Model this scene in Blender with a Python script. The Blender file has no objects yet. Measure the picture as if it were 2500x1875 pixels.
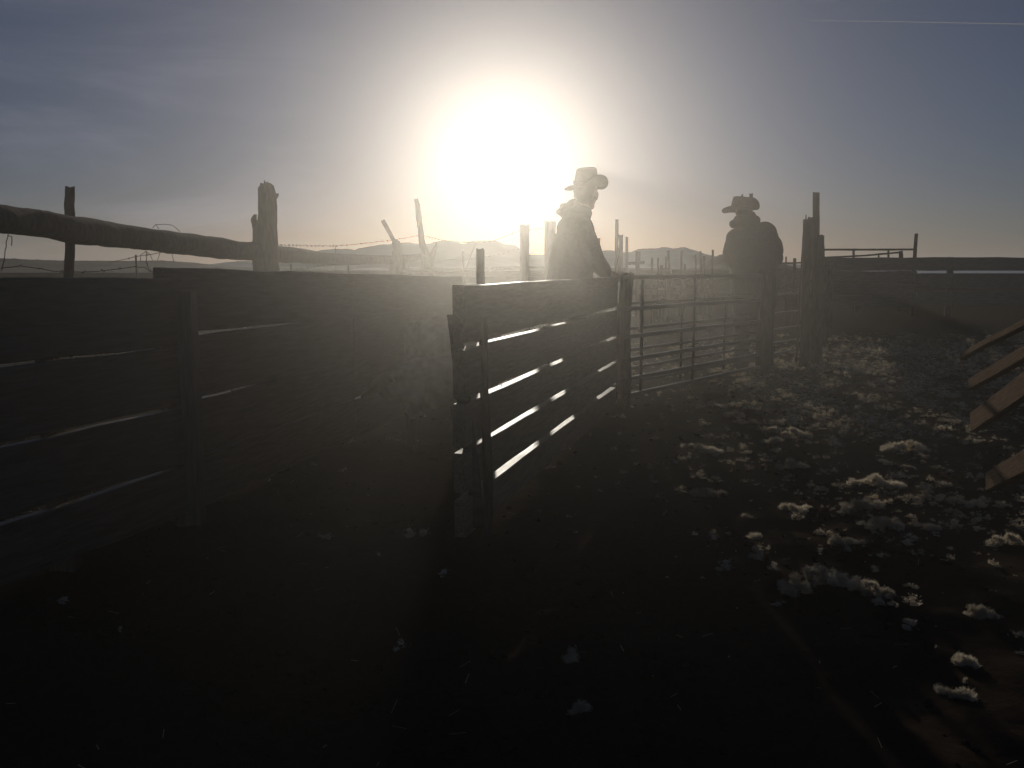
import bpy, bmesh, math, random
from mathutils import Vector, Matrix, noise
R = math.radians
random.seed(7)
scene = bpy.context.scene

# ------------------------------------------------------------------ camera
F = 2130.0
CAM = Vector((0.0, 0.0, 1.1))
HZ = 655.0
PITCH = math.atan((937.5 - HZ) / F)
fw = Vector((0, math.cos(PITCH), -math.sin(PITCH)))
up = Vector((0, math.sin(PITCH), math.cos(PITCH)))
cam_d = bpy.data.cameras.new('camera')
cam = bpy.data.objects.new('camera', cam_d)
scene.collection.objects.link(cam)
cam.location = CAM
cam.rotation_euler = (R(90) - PITCH, 0, 0)
cam_d.sensor_width = 36.0
cam_d.lens = 36.0 * F / 2500.0
cam_d.clip_start = 0.05
cam_d.clip_end = 60000
scene.camera = cam

def ray(px, py):
    return fw + Vector(((px - 1250.0) / F, 0, 0)) + up * ((937.5 - py) / F)

def W(px, py, Y):
    r = ray(px, py)
    return CAM + r * (Y / r.y)

def G(px, py, z=0.0):
    r = ray(px, py)
    return CAM + r * ((z - CAM.z) / r.z)

# ------------------------------------------------------------------ light
sd = ray(1232, 373).normalized()
SUN_EL = math.asin(sd.z)
SUN_AZ = math.atan2(sd.x, sd.y)          # from +Y towards +X
sun_d = bpy.data.lights.new('sun', 'SUN')
sun_d.energy = 5.0
sun_d.angle = R(0.53)
sun_d.color = (1.0, 0.93, 0.81)
sun = bpy.data.objects.new('sun', sun_d)
scene.collection.objects.link(sun)
sun.rotation_euler = (-sd).to_track_quat('-Z', 'Y').to_euler()

world = bpy.data.worlds.new('World')
scene.world = world
world.use_nodes = True
nt = world.node_tree
nt.nodes.clear()
N = nt.nodes.new; L = nt.links.new
out = N('ShaderNodeOutputWorld')
bg = N('ShaderNodeBackground')
bg.inputs['Strength'].default_value = 0.051
sky = N('ShaderNodeTexSky')
sky.sky_type = 'NISHITA'
sky.sun_disc = False
sky.sun_elevation = SUN_EL
sky.sun_rotation = SUN_AZ
sky.altitude = 1500
sky.air_density = 1.0
sky.dust_density = 1.7
sky.ozone_density = 3.0
# thin cirrus on the left half of the sky
tc = N('ShaderNodeTexCoord')
mp = N('ShaderNodeMapping')
mp.inputs['Rotation'].default_value = (R(4), R(6), 0)
mp.inputs['Scale'].default_value = (1.5, 1.1, 7.5)
L(tc.outputs['Generated'], mp.inputs['Vector'])
n1 = N('ShaderNodeTexNoise'); n1.inputs['Scale'].default_value = 1.7
n1.inputs['Detail'].default_value = 9; n1.inputs['Roughness'].default_value = 0.58
n1.inputs['Distortion'].default_value = 0.5
L(mp.outputs['Vector'], n1.inputs['Vector'])
cr = N('ShaderNodeMapRange'); cr.interpolation_type = 'SMOOTHSTEP'
cr.inputs['From Min'].default_value = 0.43; cr.inputs['From Max'].default_value = 0.75
L(n1.outputs['Fac'], cr.inputs['Value'])
sep = N('ShaderNodeSeparateXYZ'); L(tc.outputs['Generated'], sep.inputs['Vector'])
side = N('ShaderNodeMapRange'); side.interpolation_type = 'SMOOTHSTEP'
side.inputs['From Min'].default_value = -0.12; side.inputs['From Max'].default_value = -0.45
L(sep.outputs['X'], side.inputs['Value'])
low = N('ShaderNodeMapRange'); low.interpolation_type = 'SMOOTHSTEP'
low.inputs['From Min'].default_value = 0.34; low.inputs['From Max'].default_value = 0.16
L(sep.outputs['Z'], low.inputs['Value'])
m1 = N('ShaderNodeMath'); m1.operation = 'MULTIPLY'; L(cr.outputs[0], m1.inputs[0]); L(side.outputs[0], m1.inputs[1])
m2 = N('ShaderNodeMath'); m2.operation = 'MULTIPLY'; L(m1.outputs[0], m2.inputs[0]); L(low.outputs[0], m2.inputs[1])
m3 = N('ShaderNodeMath'); m3.operation = 'MULTIPLY'; L(m2.outputs[0], m3.inputs[0]); m3.inputs[1].default_value = 0.55
hs = N('ShaderNodeHueSaturation'); hs.inputs['Saturation'].default_value = 0.95
L(sky.outputs[0], hs.inputs['Color'])
cl = N('ShaderNodeHueSaturation'); cl.inputs['Saturation'].default_value = 0.35; cl.inputs['Value'].default_value = 1.9
L(sky.outputs[0], cl.inputs['Color'])
mx = N('ShaderNodeMix'); mx.data_type = 'RGBA'
L(m3.outputs[0], mx.inputs[0]); L(hs.outputs[0], mx.inputs[6]); L(cl.outputs[0], mx.inputs[7])
tint = N('ShaderNodeMix'); tint.data_type = 'RGBA'; tint.blend_type = 'MULTIPLY'; tint.inputs[0].default_value = 1.0
tint.inputs[7].default_value = (1.05, 0.98, 1.17, 1)
L(mx.outputs[2], tint.inputs[6])
L(tint.outputs[2], bg.inputs['Color'])
L(bg.outputs[0], out.inputs['Surface'])

vs = scene.view_settings
scene.display_settings.display_device = 'sRGB'
vs.view_transform = 'Standard'; vs.look = 'None'; vs.gamma = 1.0; vs.exposure = -1.4
vs.use_curve_mapping = False
scene.cycles.use_denoising = True
scene.cycles.max_bounces = 6
scene.cycles.volume_bounces = 0
scene.cycles.transparent_max_bounces = 24

# ------------------------------------------------------------------ materials
def new_mat(name):
    m = bpy.data.materials.new(name); m.use_nodes = True
    t = m.node_tree; b = t.nodes['Principled BSDF']
    return m, t, b

def grain_mat(name, c1, c2, scale=(1, 1, 14), nscale=6, rough=0.5, bump=0.4, spec=0.5, bdist=0.01, detail=6):
    m, t, b = new_mat(name)
    tc = t.nodes.new('ShaderNodeTexCoord'); mp = t.nodes.new('ShaderNodeMapping')
    mp.inputs['Scale'].default_value = scale
    t.links.new(tc.outputs['Object'], mp.inputs['Vector'])
    oi = t.nodes.new('ShaderNodeObjectInfo')
    ad = t.nodes.new('ShaderNodeVectorMath'); ad.operation = 'ADD'
    sc = t.nodes.new('ShaderNodeVectorMath'); sc.operation = 'SCALE'; sc.inputs[0].default_value = (17, 31, 9)
    t.links.new(oi.outputs['Random'], sc.inputs['Scale'])
    t.links.new(mp.outputs[0], ad.inputs[0]); t.links.new(sc.outputs[0], ad.inputs[1])
    n = t.nodes.new('ShaderNodeTexNoise'); n.inputs['Scale'].default_value = nscale
    n.inputs['Detail'].default_value = detail; n.inputs['Roughness'].default_value = 0.65
    t.links.new(ad.outputs[0], n.inputs['Vector'])
    r = t.nodes.new('ShaderNodeValToRGB')
    r.color_ramp.elements[0].position = 0.32; r.color_ramp.elements[1].position = 0.68
    r.color_ramp.elements[0].color = (*c1, 1); r.color_ramp.elements[1].color = (*c2, 1)
    t.links.new(n.outputs['Fac'], r.inputs['Fac'])
    t.links.new(r.outputs[0], b.inputs['Base Color'])
    bp = t.nodes.new('ShaderNodeBump'); bp.inputs['Strength'].default_value = bump; bp.inputs['Distance'].default_value = bdist
    t.links.new(n.outputs['Fac'], bp.inputs['Height']); t.links.new(bp.outputs[0], b.inputs['Normal'])
    rr = t.nodes.new('ShaderNodeMapRange'); rr.inputs['To Min'].default_value = rough - 0.1; rr.inputs['To Max'].default_value = rough + 0.15
    t.links.new(n.outputs['Fac'], rr.inputs['Value']); t.links.new(rr.outputs[0], b.inputs['Roughness'])
    b.inputs['Specular IOR Level'].default_value = spec
    return m

# plank meshes run along their local X
M_PLANK = grain_mat('weathered_plank', (0.10, 0.075, 0.055), (0.24, 0.19, 0.15), scale=(1.2, 14, 14), nscale=5, rough=0.42, bump=0.25, bdist=0.004)
M_PLANK3 = grain_mat('brown_plank', (0.120, 0.085, 0.058), (0.235, 0.175, 0.125), scale=(1.0, 12, 12), nscale=9, rough=0.9, bump=0.3, bdist=0.004, spec=0.0)
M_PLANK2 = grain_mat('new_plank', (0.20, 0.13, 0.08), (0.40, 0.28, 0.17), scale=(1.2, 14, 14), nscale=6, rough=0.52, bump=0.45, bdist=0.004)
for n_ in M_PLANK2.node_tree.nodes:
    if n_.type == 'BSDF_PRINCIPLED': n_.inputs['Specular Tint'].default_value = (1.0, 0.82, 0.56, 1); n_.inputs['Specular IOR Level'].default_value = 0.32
M_BARK = grain_mat('weathered_log', (0.07, 0.055, 0.045), (0.17, 0.13, 0.10), scale=(6, 6, 1.5), nscale=5, rough=0.95, bump=0.6, bdist=0.015, spec=0.1)
M_PIPE = grain_mat('rusty_pipe', (0.15, 0.125, 0.10), (0.21, 0.185, 0.155), scale=(0.8, 2, 2), nscale=3, rough=0.42, bump=0.0, bdist=0.001, spec=0.6, detail=2)
for n_ in M_PIPE.node_tree.nodes:
    if n_.type == 'BSDF_PRINCIPLED': n_.inputs['Metallic'].default_value = 0.25
M_WIRE = grain_mat('rusty_wire', (0.05, 0.04, 0.035), (0.12, 0.09, 0.07), scale=(8, 8, 8), nscale=8, rough=0.5, bump=0.1)
M_COAT = grain_mat('dark_coat_cloth', (0.030, 0.034, 0.034), (0.060, 0.062, 0.058), scale=(4, 4, 4), nscale=9, rough=0.85, bump=0.3, spec=0.25, bdist=0.004)
M_COAT2 = grain_mat('brown_coat_cloth', (0.05, 0.04, 0.032), (0.09, 0.075, 0.06), scale=(4, 4, 4), nscale=9, rough=0.85, bump=0.3, spec=0.25, bdist=0.004)
M_DENIM = grain_mat('denim', (0.025, 0.032, 0.05), (0.05, 0.06, 0.085), scale=(4, 4, 4), nscale=12, rough=0.9, bump=0.2, spec=0.2, bdist=0.003)
M_FELT = grain_mat('hat_felt', (0.05, 0.04, 0.032), (0.085, 0.07, 0.055), scale=(4, 4, 4), nscale=14, rough=0.9, bump=0.15, spec=0.2, bdist=0.002)
M_SKIN = grain_mat('skin', (0.18, 0.10, 0.07), (0.26, 0.155, 0.11), scale=(5, 5, 5), nscale=9, rough=0.5, bump=0.1, bdist=0.001)
M_HAIR = grain_mat('dark_hair', (0.015, 0.012, 0.010), (0.04, 0.03, 0.025), scale=(9, 9, 3), nscale=9, rough=0.6, bump=0.4, bdist=0.003)
M_BOOT = grain_mat('boot_leather', (0.03, 0.02, 0.015), (0.07, 0.045, 0.03), scale=(4, 4, 4), nscale=9, rough=0.55, bump=0.2, bdist=0.003)
M_HOOF = grain_mat('dark_face', (0.03, 0.027, 0.025), (0.07, 0.06, 0.05), scale=(4, 4, 4), nscale=9, rough=0.8, bump=0.2, bdist=0.003)
M_STRAW = grain_mat('straw', (0.30, 0.24, 0.14), (0.45, 0.36, 0.22), scale=(4, 4, 4), nscale=9, rough=0.6, bump=0.1)

def wool_mat(name, c1, c2, trans=0.55):
    m, t, b = new_mat(name)
    tc = t.nodes.new('ShaderNodeTexCoord')
    n = t.nodes.new('ShaderNodeTexNoise'); n.inputs['Scale'].default_value = 14; n.inputs['Detail'].default_value = 4
    t.links.new(tc.outputs['Object'], n.inputs['Vector'])
    r = t.nodes.new('ShaderNodeValToRGB')
    r.color_ramp.elements[0].position = 0.3; r.color_ramp.elements[1].position = 0.65
    r.color_ramp.elements[0].color = (*c1, 1); r.color_ramp.elements[1].color = (*c2, 1)
    t.links.new(n.outputs['Fac'], r.inputs['Fac'])
    t.links.new(r.outputs[0], b.inputs['Base Color'])
    b.inputs['Roughness'].default_value = 0.9; b.inputs['Specular IOR Level'].default_value = 0.1
    tr = t.nodes.new('ShaderNodeBsdfTranslucent'); t.links.new(r.outputs[0], tr.inputs['Color'])
    mx = t.nodes.new('ShaderNodeMixShader'); mx.inputs[0].default_value = trans
    t.links.new(b.outputs[0], mx.inputs[1]); t.links.new(tr.outputs[0], mx.inputs[2])
    t.links.new(mx.outputs[0], t.nodes['Material Output'].inputs['Surface'])
    return m
M_WOOL = wool_mat('shorn_wool', (0.52, 0.45, 0.34), (0.86, 0.77, 0.62), 0.62)
M_FLEECE = wool_mat('sheep_fleece', (0.30, 0.27, 0.22), (0.50, 0.46, 0.40), 0.25)

M_DIRT, t, b = new_mat('trampled_dirt')
tc = t.nodes.new('ShaderNodeTexCoord')
na = t.nodes.new('ShaderNodeTexNoise'); na.inputs['Scale'].default_value = 2.2; na.inputs['Detail'].default_value = 8
nb = t.nodes.new('ShaderNodeTexNoise'); nb.inputs['Scale'].default_value = 28; nb.inputs['Detail'].default_value = 8; nb.inputs['Roughness'].default_value = 0.7
t.links.new(tc.outputs['Object'], na.inputs['Vector']); t.links.new(tc.outputs['Object'], nb.inputs['Vector'])
r = t.nodes.new('ShaderNodeValToRGB')
r.color_ramp.elements[0].position = 0.3; r.color_ramp.elements[1].position = 0.7
r.color_ramp.elements[0].color = (0.026, 0.019, 0.014, 1); r.color_ramp.elements[1].color = (0.060, 0.044, 0.033, 1)
ma = t.nodes.new('ShaderNodeMath'); ma.operation = 'MULTIPLY_ADD'; ma.inputs[1].default_value = 0.5
t.links.new(na.outputs['Fac'], ma.inputs[0])
mh = t.nodes.new('ShaderNodeMath'); mh.operation = 'MULTIPLY'; mh.inputs[1].default_value = 0.5
t.links.new(nb.outputs['Fac'], mh.inputs[0]); t.links.new(mh.outputs[0], ma.inputs[2])
t.links.new(ma.outputs[0], r.inputs['Fac']); t.links.new(r.outputs[0], b.inputs['Base Color'])
bp = t.nodes.new('ShaderNodeBump'); bp.inputs['Strength'].default_value = 0.5; bp.inputs['Distance'].default_value = 0.012
t.links.new(nb.outputs['Fac'], bp.inputs['Height']); t.links.new(bp.outputs[0], b.inputs['Normal'])
b.inputs['Roughness'].default_value = 1.0; b.inputs['Specular IOR Level'].default_value = 0.0

M_HILL = grain_mat('scrub_hillside', (0.045, 0.042, 0.03), (0.09, 0.08, 0.06), scale=(0.02, 0.02, 0.02), nscale=3, rough=0.95, bump=0.2, spec=0.1, bdist=2)
M_MOUNT = grain_mat('mountain_rock', (0.07, 0.07, 0.075), (0.13, 0.125, 0.12), scale=(0.002, 0.002, 0.002), nscale=3, rough=0.95, bump=0.2, spec=0.1, bdist=20)
M_WATER, t, b = new_mat('lake_water')
b.inputs['Base Color'].default_value = (0.03, 0.05, 0.06, 1); b.inputs['Roughness'].default_value = 0.18
nw = t.nodes.new('ShaderNodeTexNoise'); nw.inputs['Scale'].default_value = 1.5
tc = t.nodes.new('ShaderNodeTexCoord'); t.links.new(tc.outputs['Object'], nw.inputs['Vector'])
bp = t.nodes.new('ShaderNodeBump'); bp.inputs['Strength'].default_value = 0.15; bp.inputs['Distance'].default_value = 0.1
t.links.new(nw.outputs['Fac'], bp.inputs['Height']); t.links.new(bp.outputs[0], b.inputs['Normal'])

# ------------------------------------------------------------------ object helpers
C = scene.collection
def link(name, me, mat=None, parent=None, smooth=False):
    if mat and not me.materials: me.materials.append(mat)
    if smooth:
        me.polygons.foreach_set('use_smooth', [True] * len(me.polygons))
    o = bpy.data.objects.new(name, me); C.objects.link(o)
    if parent: o.parent = parent
    return o
def tag(o, label=None, cat=None, group=None, kind=None):
    if label: o['label'] = label
    if cat: o['category'] = cat
    if group: o['group'] = group
    if kind: o['kind'] = kind
    return o
def root(name, loc, label, cat, group=None):
    o = bpy.data.objects.new(name, None); C.objects.link(o)
    o.location = loc; o.empty_display_size = 0.1
    return tag(o, label, cat, group)
def place(o, parent):
    """parent an object built in world coordinates without moving it"""
    o.parent = parent
    o.matrix_parent_inverse = Matrix.Translation(-Vector(parent.location))
    return o
def mesh(name, vs_, fs):
    me = bpy.data.meshes.new(name); me.from_pydata([tuple(v) for v in vs_], [], fs); me.update()
    return me

def plank(name, p0, p1, h, t, mat, parent, seg=8, warp=0.006, side=None):
    """a board from p0 to p1 (centre line), height h, thickness t; local X runs along it"""
    p0 = Vector(p0); p1 = Vector(p1); d = p1 - p0; ln = d.length; x = d.normalized()
    z = Vector((0, 0, 1)) if side is None else Vector(side)
    z = (z - x * z.dot(x)).normalized(); y = z.cross(x)
    s0 = random.uniform(0, 99)
    vs_ = []; fs = []
    for i in range(seg + 1):
        u = i / seg * ln
        e = 0.0
        wz = noise.noise((u * 1.3, s0, 0)) * warp * 2; wy = noise.noise((u * 0.9, s0, 5)) * warp
        hh = h / 2 * (1 + 0.05 * noise.noise((u * 3, s0, 9)))
        for (a, c) in ((-1, -1), (1, -1), (1, 1), (-1, 1)):
            uu = u
            if i == 0: uu -= random.uniform(0, 0.012)
            if i == seg: uu += random.uniform(0, 0.012)
            vs_.append((uu, a * t / 2 + wy, c * hh + wz))
    for i in range(seg):
        for k in range(4):
            a = i * 4 + k; b_ = i * 4 + (k + 1) % 4
            fs.append((a, a + 4, b_ + 4, b_))
    fs.append((0, 1, 2, 3)); fs.append((seg * 4 + 3, seg * 4 + 2, seg * 4 + 1, seg * 4))
    me = mesh(name, vs_, fs)
    bm = bmesh.new(); bm.from_mesh(me)
    bmesh.ops.recalc_face_normals(bm, faces=bm.faces)
    es = [e for e in bm.edges if abs((e.verts[0].co - e.verts[1].co).normalized().x) > 0.9]
    bmesh.ops.bevel(bm, geom=es, offset=min(0.004, t * 0.15), segments=1, affect='EDGES')
    bm.to_mesh(me); bm.free()
    o = link(name, me, mat)
    m = Matrix((x, y, z)).transposed().to_4x4(); m.translation = p0
    if parent is not None:
        o.parent = parent
        m.translation = p0 - Vector(parent.location)
    o.matrix_basis = m
    return o

def tube_mesh(name, pts, rad, sides=14, rough=0.0, seed=0.0, sub=1, freq=5.0, flat=None, jag=0.0):
    """a closed tube through pts with radii rad, bumpy bark by noise"""
    pts = [Vector(p) for p in pts]
    if not isinstance(rad, (list, tuple)): rad = [rad] * len(pts)
    P = []; Q = []
    for i in range(len(pts) - 1):
        for k in range(sub):
            f = k / sub
            P.append(pts[i].lerp(pts[i + 1], f)); Q.append(rad[i] * (1 - f) + rad[i + 1] * f)
    P.append(pts[-1]); Q.append(rad[-1])
    vs_ = []; fs = []
    prev = None
    n = len(P)
    for i in range(n):
        d = (P[min(i + 1, n - 1)] - P[max(i - 1, 0)]).normalized()
        if prev is None:
            a = Vector((1, 0, 0)) if abs(d.x) < 0.8 else Vector((0, 1, 0))
        else: a = prev
        a = (a - d * a.dot(d)).normalized(); prev = a
        b_ = d.cross(a)
        for k in range(sides):
            th = 2 * math.pi * k / sides
            v = a * math.cos(th) + b_ * math.sin(th)
            r_ = Q[i]
            p = P[i] + v * r_
            if rough:
                r2 = r_ * (1 + rough * noise.noise(Vector((v * 1.3 + P[i] * freq + Vector((seed, 0, 0)))))
                           + rough * 0.5 * noise.noise(Vector((v * 3 + P[i] * freq * 4 + Vector((seed, 7, 0))))))
                p = P[i] + v * r2
            if jag and i == n - 1:
                p = p + d * jag * random.uniform(-1, 1)
            vs_.append(p)
    for i in range(n - 1):
        for k in range(sides):
            a0 = i * sides + k; a1 = i * sides + (k + 1) % sides
            fs.append((a0, a1, a1 + sides, a0 + sides))
    vs_.append(P[0]); vs_.append(P[-1] - (P[-1] - P[-2]).normalized() * jag * 0.4)
    c0 = len(vs_) - 2; c1 = len(vs_) - 1
    for k in range(sides):
        fs.append((c0, (k + 1) % sides, k)); fs.append((c1, (n - 1) * sides + k, (n - 1) * sides + (k + 1) % sides))
    return mesh(name, vs_, fs)
def tube(name, pts, rad, mat, parent=None, **k):
    sm = k.pop('smooth', True)
    o = link(name, tube_mesh(name, pts, rad, **k), mat, None, sm)
    if parent is not None: place(o, parent)
    return o
def join_meshes(name, mes):
    bm = bmesh.new()
    for me in mes: bm.from_mesh(me)
    r_ = bpy.data.meshes.new(name); bm.to_mesh(r_); bm.free()
    return r_

# blobby organic bodies: overlapping primitives merged by a voxel remesh
def ell(bm, c, r, axis=None, seg=16):
    m = Matrix.Translation(Vector(c))
    if axis is not None:
        m = m @ Vector(axis).to_track_quat('Z', 'Y').to_matrix().to_4x4()
    m = m @ Matrix.Diagonal((*((r, r, r) if isinstance(r, (int, float)) else r), 1))
    bmesh.ops.create_uvsphere(bm, u_segments=seg, v_segments=seg // 2 + 2, radius=1.0, matrix=m)
def cap(bm, a, b_, ra, rb, seg=12):
    a = Vector(a); b_ = Vector(b_); d = b_ - a
    ell(bm, a, ra, seg=seg); ell(bm, b_, rb, seg=seg)
    if d.length > 1e-5:
        m = Matrix.Translation((a + b_) / 2) @ d.to_track_quat('Z', 'Y').to_matrix().to_4x4()
        bmesh.ops.create_cone(bm, cap_ends=True, segments=seg, radius1=ra, radius2=rb, depth=d.length, matrix=m)
def chain(bm, pts, rs, seg=12):
    for i in range(len(pts) - 1): cap(bm, pts[i], pts[i + 1], rs[i], rs[i + 1], seg)
def blob(name, bm, voxel, mat, parent, smooth=4, disp=0.0, dfreq=8.0, seed=0.0):
    me = bpy.data.meshes.new(name); bm.to_mesh(me); bm.free()
    o = bpy.data.objects.new(name, me); C.objects.link(o)
    md = o.modifiers.new('r', 'REMESH'); md.mode = 'VOXEL'; md.voxel_size = voxel
    s = o.modifiers.new('s', 'SMOOTH'); s.factor = 0.5; s.iterations = smooth
    dg = bpy.context.evaluated_depsgraph_get(); dg.update()
    me2 = bpy.data.meshes.new_from_object(o.evaluated_get(dg))
    o.modifiers.clear(); o.data = me2
    if disp:
        nr = [v.normal.copy() for v in me2.vertices]
        for v, n_ in zip(me2.vertices, nr):
            q = v.co * dfreq + Vector((seed, 0, 0))
            v.co += n_ * disp * (noise.noise(q) + 0.5 * noise.noise(q * 2.3))
    me2.name = name
    me2.materials.clear(); me2.materials.append(mat)
    me2.polygons.foreach_set('use_smooth', [True] * len(me2.polygons))
    if parent is not None: place(o, parent)
    return o

# ------------------------------------------------------------------ ground
def gh(x, y):
    """height of the trampled ground"""
    d = math.hypot(x, y)
    f = max(0.0, 1 - d / 60.0)
    v = Vector((x, y, 0))
    h = 0.030 * noise.noise(v * 0.8) + 0.022 * noise.noise(v * 3.1 + Vector((9, 0, 0))) + 0.017 * noise.noise(v * 8.5) + 0.008 * abs(noise.noise(v * 15 + Vector((0, 5, 0))))
    return h * f
def axis(lo, hi, step, far, growth=1.16):
    a = []; x = lo
    while x < hi: a.append(x); x += step
    s = step
    while x < far: a.append(x); s *= growth; x += s
    a.append(far)
    s = step; x = lo
    neg = []
    while x > -far: s *= growth; x -= s; neg.append(max(x, -far))
    return neg[::-1] + a
xs = axis(-3.2, 5.2, 0.045, 16000); ys = axis(1.2, 10.5, 0.045, 16000)
nx = len(xs); ny = len(ys)
V = [(x, y, gh(x, y)) for y in ys for x in xs]
Fq = [(j * nx + i, j * nx + i + 1, (j + 1) * nx + i + 1, (j + 1) * nx + i) for j in range(ny - 1) for i in range(nx - 1)]
g = link('ground', mesh('ground', V, Fq), M_DIRT, smooth=True)
tag(g, kind='structure')

# lake strip on the plain
def lake_mesh():
    ps = []
    for k in range(60):
        a = 2 * math.pi * k / 60
        rx = 420 * (1 + 0.15 * noise.noise((math.cos(a) * 2, math.sin(a) * 2, 3)))
        ry = 105 * (1 + 0.15 * noise.noise((math.cos(a) * 2, math.sin(a) * 2, 8)))
        ps.append((150 + rx * math.cos(a), 300 + ry * math.sin(a), 0.03))
    return mesh('lake', ps, [tuple(range(60))])
tag(link('lake', lake_mesh(), M_WATER), kind='structure')

def ridge(name, prof, D, depth, mat, rough, foot=HZ + 1, rows=14, n=520):
    P = [(-1500, prof[0][1])] + prof if prof[0][0] > -1400 else prof
    def at(px):
        for (a, ya), (b_, yb) in zip(P, P[1:]):
            if a <= px <= b_: return ya + (yb - ya) * (px - a) / (b_ - a)
        return P[-1][1]
    x0, x1 = P[0][0], P[-1][0]
    vs_ = []; fs = []
    for j in range(rows + rows // 2):
        v = j / (rows - 1)
        for i in range(n):
            px = x0 + (x1 - x0) * i / (n - 1)
            py = at(px) + noise.noise((px * 0.05, 0, 0)) * 1.0 + noise.noise((px * 0.16, 3, 0)) * 1.6
            p = W(px, py, D)
            zr = max(0.5, p.z)
            if v <= 1:      # front foot to ridge
                y = D - depth * (1 - v)
                sh = v ** 1.25
                z = zr * sh + zr * rough * noise.noise((p.x / depth * 3, y / depth * 3, 0)) * v * (1 - v) * 4
            else:
                w_ = (v - 1) * 2
                y = D + depth * 0.6 * w_
                z = zr * max(0, 1 - w_) 
            vs_.append((p.x, y, z - (0.5 if v == 0 else 0)))
    rr = rows + rows // 2
    for j in range(rr - 1):
        for i in range(n - 1):
            a = j * n + i
            fs.append((a, a + 1, a + n + 1, a + n))
    o = link(name, mesh(name, vs_, fs), mat, smooth=True)
    return tag(o, kind='structure')
ridge('hill', [(-1400, 640), (-400, 632), (0, 630), (60, 633), (150, 636), (300, 637), (400, 636), (470, 641), (520, 647), (600, 653), (680, 656)], 420, 160, M_HILL, 0.25)
ridge('mountains', [(-900, 650), (300, 655), (480, 652), (530, 647), (560, 642), (600, 637), (640, 640), (700, 630), (760, 622), (787, 616), (806, 611), (817, 613), (836, 609), (847, 612), (860, 609), (879, 612), (887, 607), (920, 598), (950, 596), (980, 592), (1001, 592), (1023, 595), (1045, 596), (1061, 590), (1077, 588), (1102, 589), (1115, 591), (1129, 596), (1150, 589), (1206, 587), (1218, 590), (1231, 598), (1256, 597), (1270, 607), (1295, 622), (1328, 622), (1400, 616), (1469, 612), (1484, 610), (1498, 612), (1521, 616), (1539, 615), (1557, 608), (1575, 606), (1604, 607), (1622, 602), (1643, 607), (1669, 603), (1682, 607), (1695, 610), (1718, 619), (1747, 626), (1800, 634), (1900, 645), (2100, 650), (2600, 652), (3400, 654)], 6000, 1400, M_MOUNT, 0.5)
ridge('hillside', [(1735, 654), (1745, 628), (1756, 622), (1770, 617), (1800, 612), (1840, 620), (1880, 640), (1905, 653), (1930, 655)], 260, 40, M_HILL, 0.3, n=60)

# ------------------------------------------------------------------ fences
def vp_dir(vpx):
    r_ = ray(vpx, HZ); return Vector((r_.x, r_.y, 0)).normalized()
class Line:
    """a fence line: base point, horizontal direction; turns pixels into (s, z) on its vertical plane"""
    def __init__(self, P0, d):
        self.P = Vector((P0[0], P0[1], 0)); self.d = Vector(d); self.n = Vector((self.d.y, -self.d.x, 0))
    def at(self, px, py):
        r_ = ray(px, py); t_ = (self.P - CAM).dot(self.n) / r_.dot(self.n)
        p = CAM + r_ * t_
        return (p - self.P).dot(self.d), p.z
    def s(self, px): return self.at(px, 700)[0]
    def z(self, px, py): return self.at(px, py)[1]
    def p(self, s, z, off=0.0): return self.P + self.d * s + self.n * off + Vector((0, 0, z))

def post(name, base, h, r_, parent, mat=M_BARK, lean=(0, 0), rough=0.12, sides=14, jag=0.01, square=False, taper=0.9):
    b_ = Vector(base); t_ = b_ + Vector((lean[0], lean[1], h))
    if square:
        return plank(name, b_ - Vector((0, 0, 0.05)), t_, r_ * 2, r_ * 1.7, mat, parent, seg=6, warp=0.004, side=(1, 0, 0))
    k = max(5, int(h / 0.10)); seed = random.uniform(0, 99)
    pts = []; rs = []
    for i in range(k + 1):
        f = i / k
        p = (b_ - Vector((0, 0, 0.05))).lerp(t_, f)
        p += Vector((noise.noise((f * 2.5, seed, 0)), noise.noise((f * 2.5, seed, 4)), 0)) * r_ * 0.35
        pts.append(p); rs.append(r_ * (1 - (1 - taper) * f))
    return tube(name, pts, rs, mat, parent, sides=sides, rough=rough, seed=seed, freq=9, jag=jag)

def single_post(px, ybot, Y, ytop, w, label, lean=0.0, mat=M_BARK, rough=0.14, name='fence_post', group=None, cat='post', sides=14, taper=0.92, square=False):
    """one standing post: base under (px), top at ytop, w = width in px"""
    b_ = W(px, 700, Y); b_.z = 0
    t_ = W(px + lean, ytop, Y)
    o = post(name, b_, t_.z, w * Y / F / 2, None, mat, lean=(t_.x - b_.x, 0), rough=rough, sides=sides, taper=taper, square=square)
    return tag(o, label, cat, group)

# near board fence at the left
A1 = Line(G(412, 1267, 0.06), vp_dir(1955))
f1 = root('board_fence', A1.p(0, 0), 'low board fence of four wide dark planks at the left edge of the picture', 'fence')
z1 = [(676, 842), (846, 991), (1001, 1137), (1149, 1267)]
sL = A1.s(-260)
for (a, b_) in z1:
    za = A1.z(412, a); zb = A1.z(412, b_)
    plank('board', A1.p(sL, (za + zb) / 2), A1.p(A1.s(432), (za + zb) / 2), za - zb, 0.04, M_PLANK, f1, seg=10)
for px in (-230, 160):
    post('post', A1.p(A1.s(px), 0, -0.08), 1.02, 0.045, f1, square=True, mat=M_PLANK)

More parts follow.
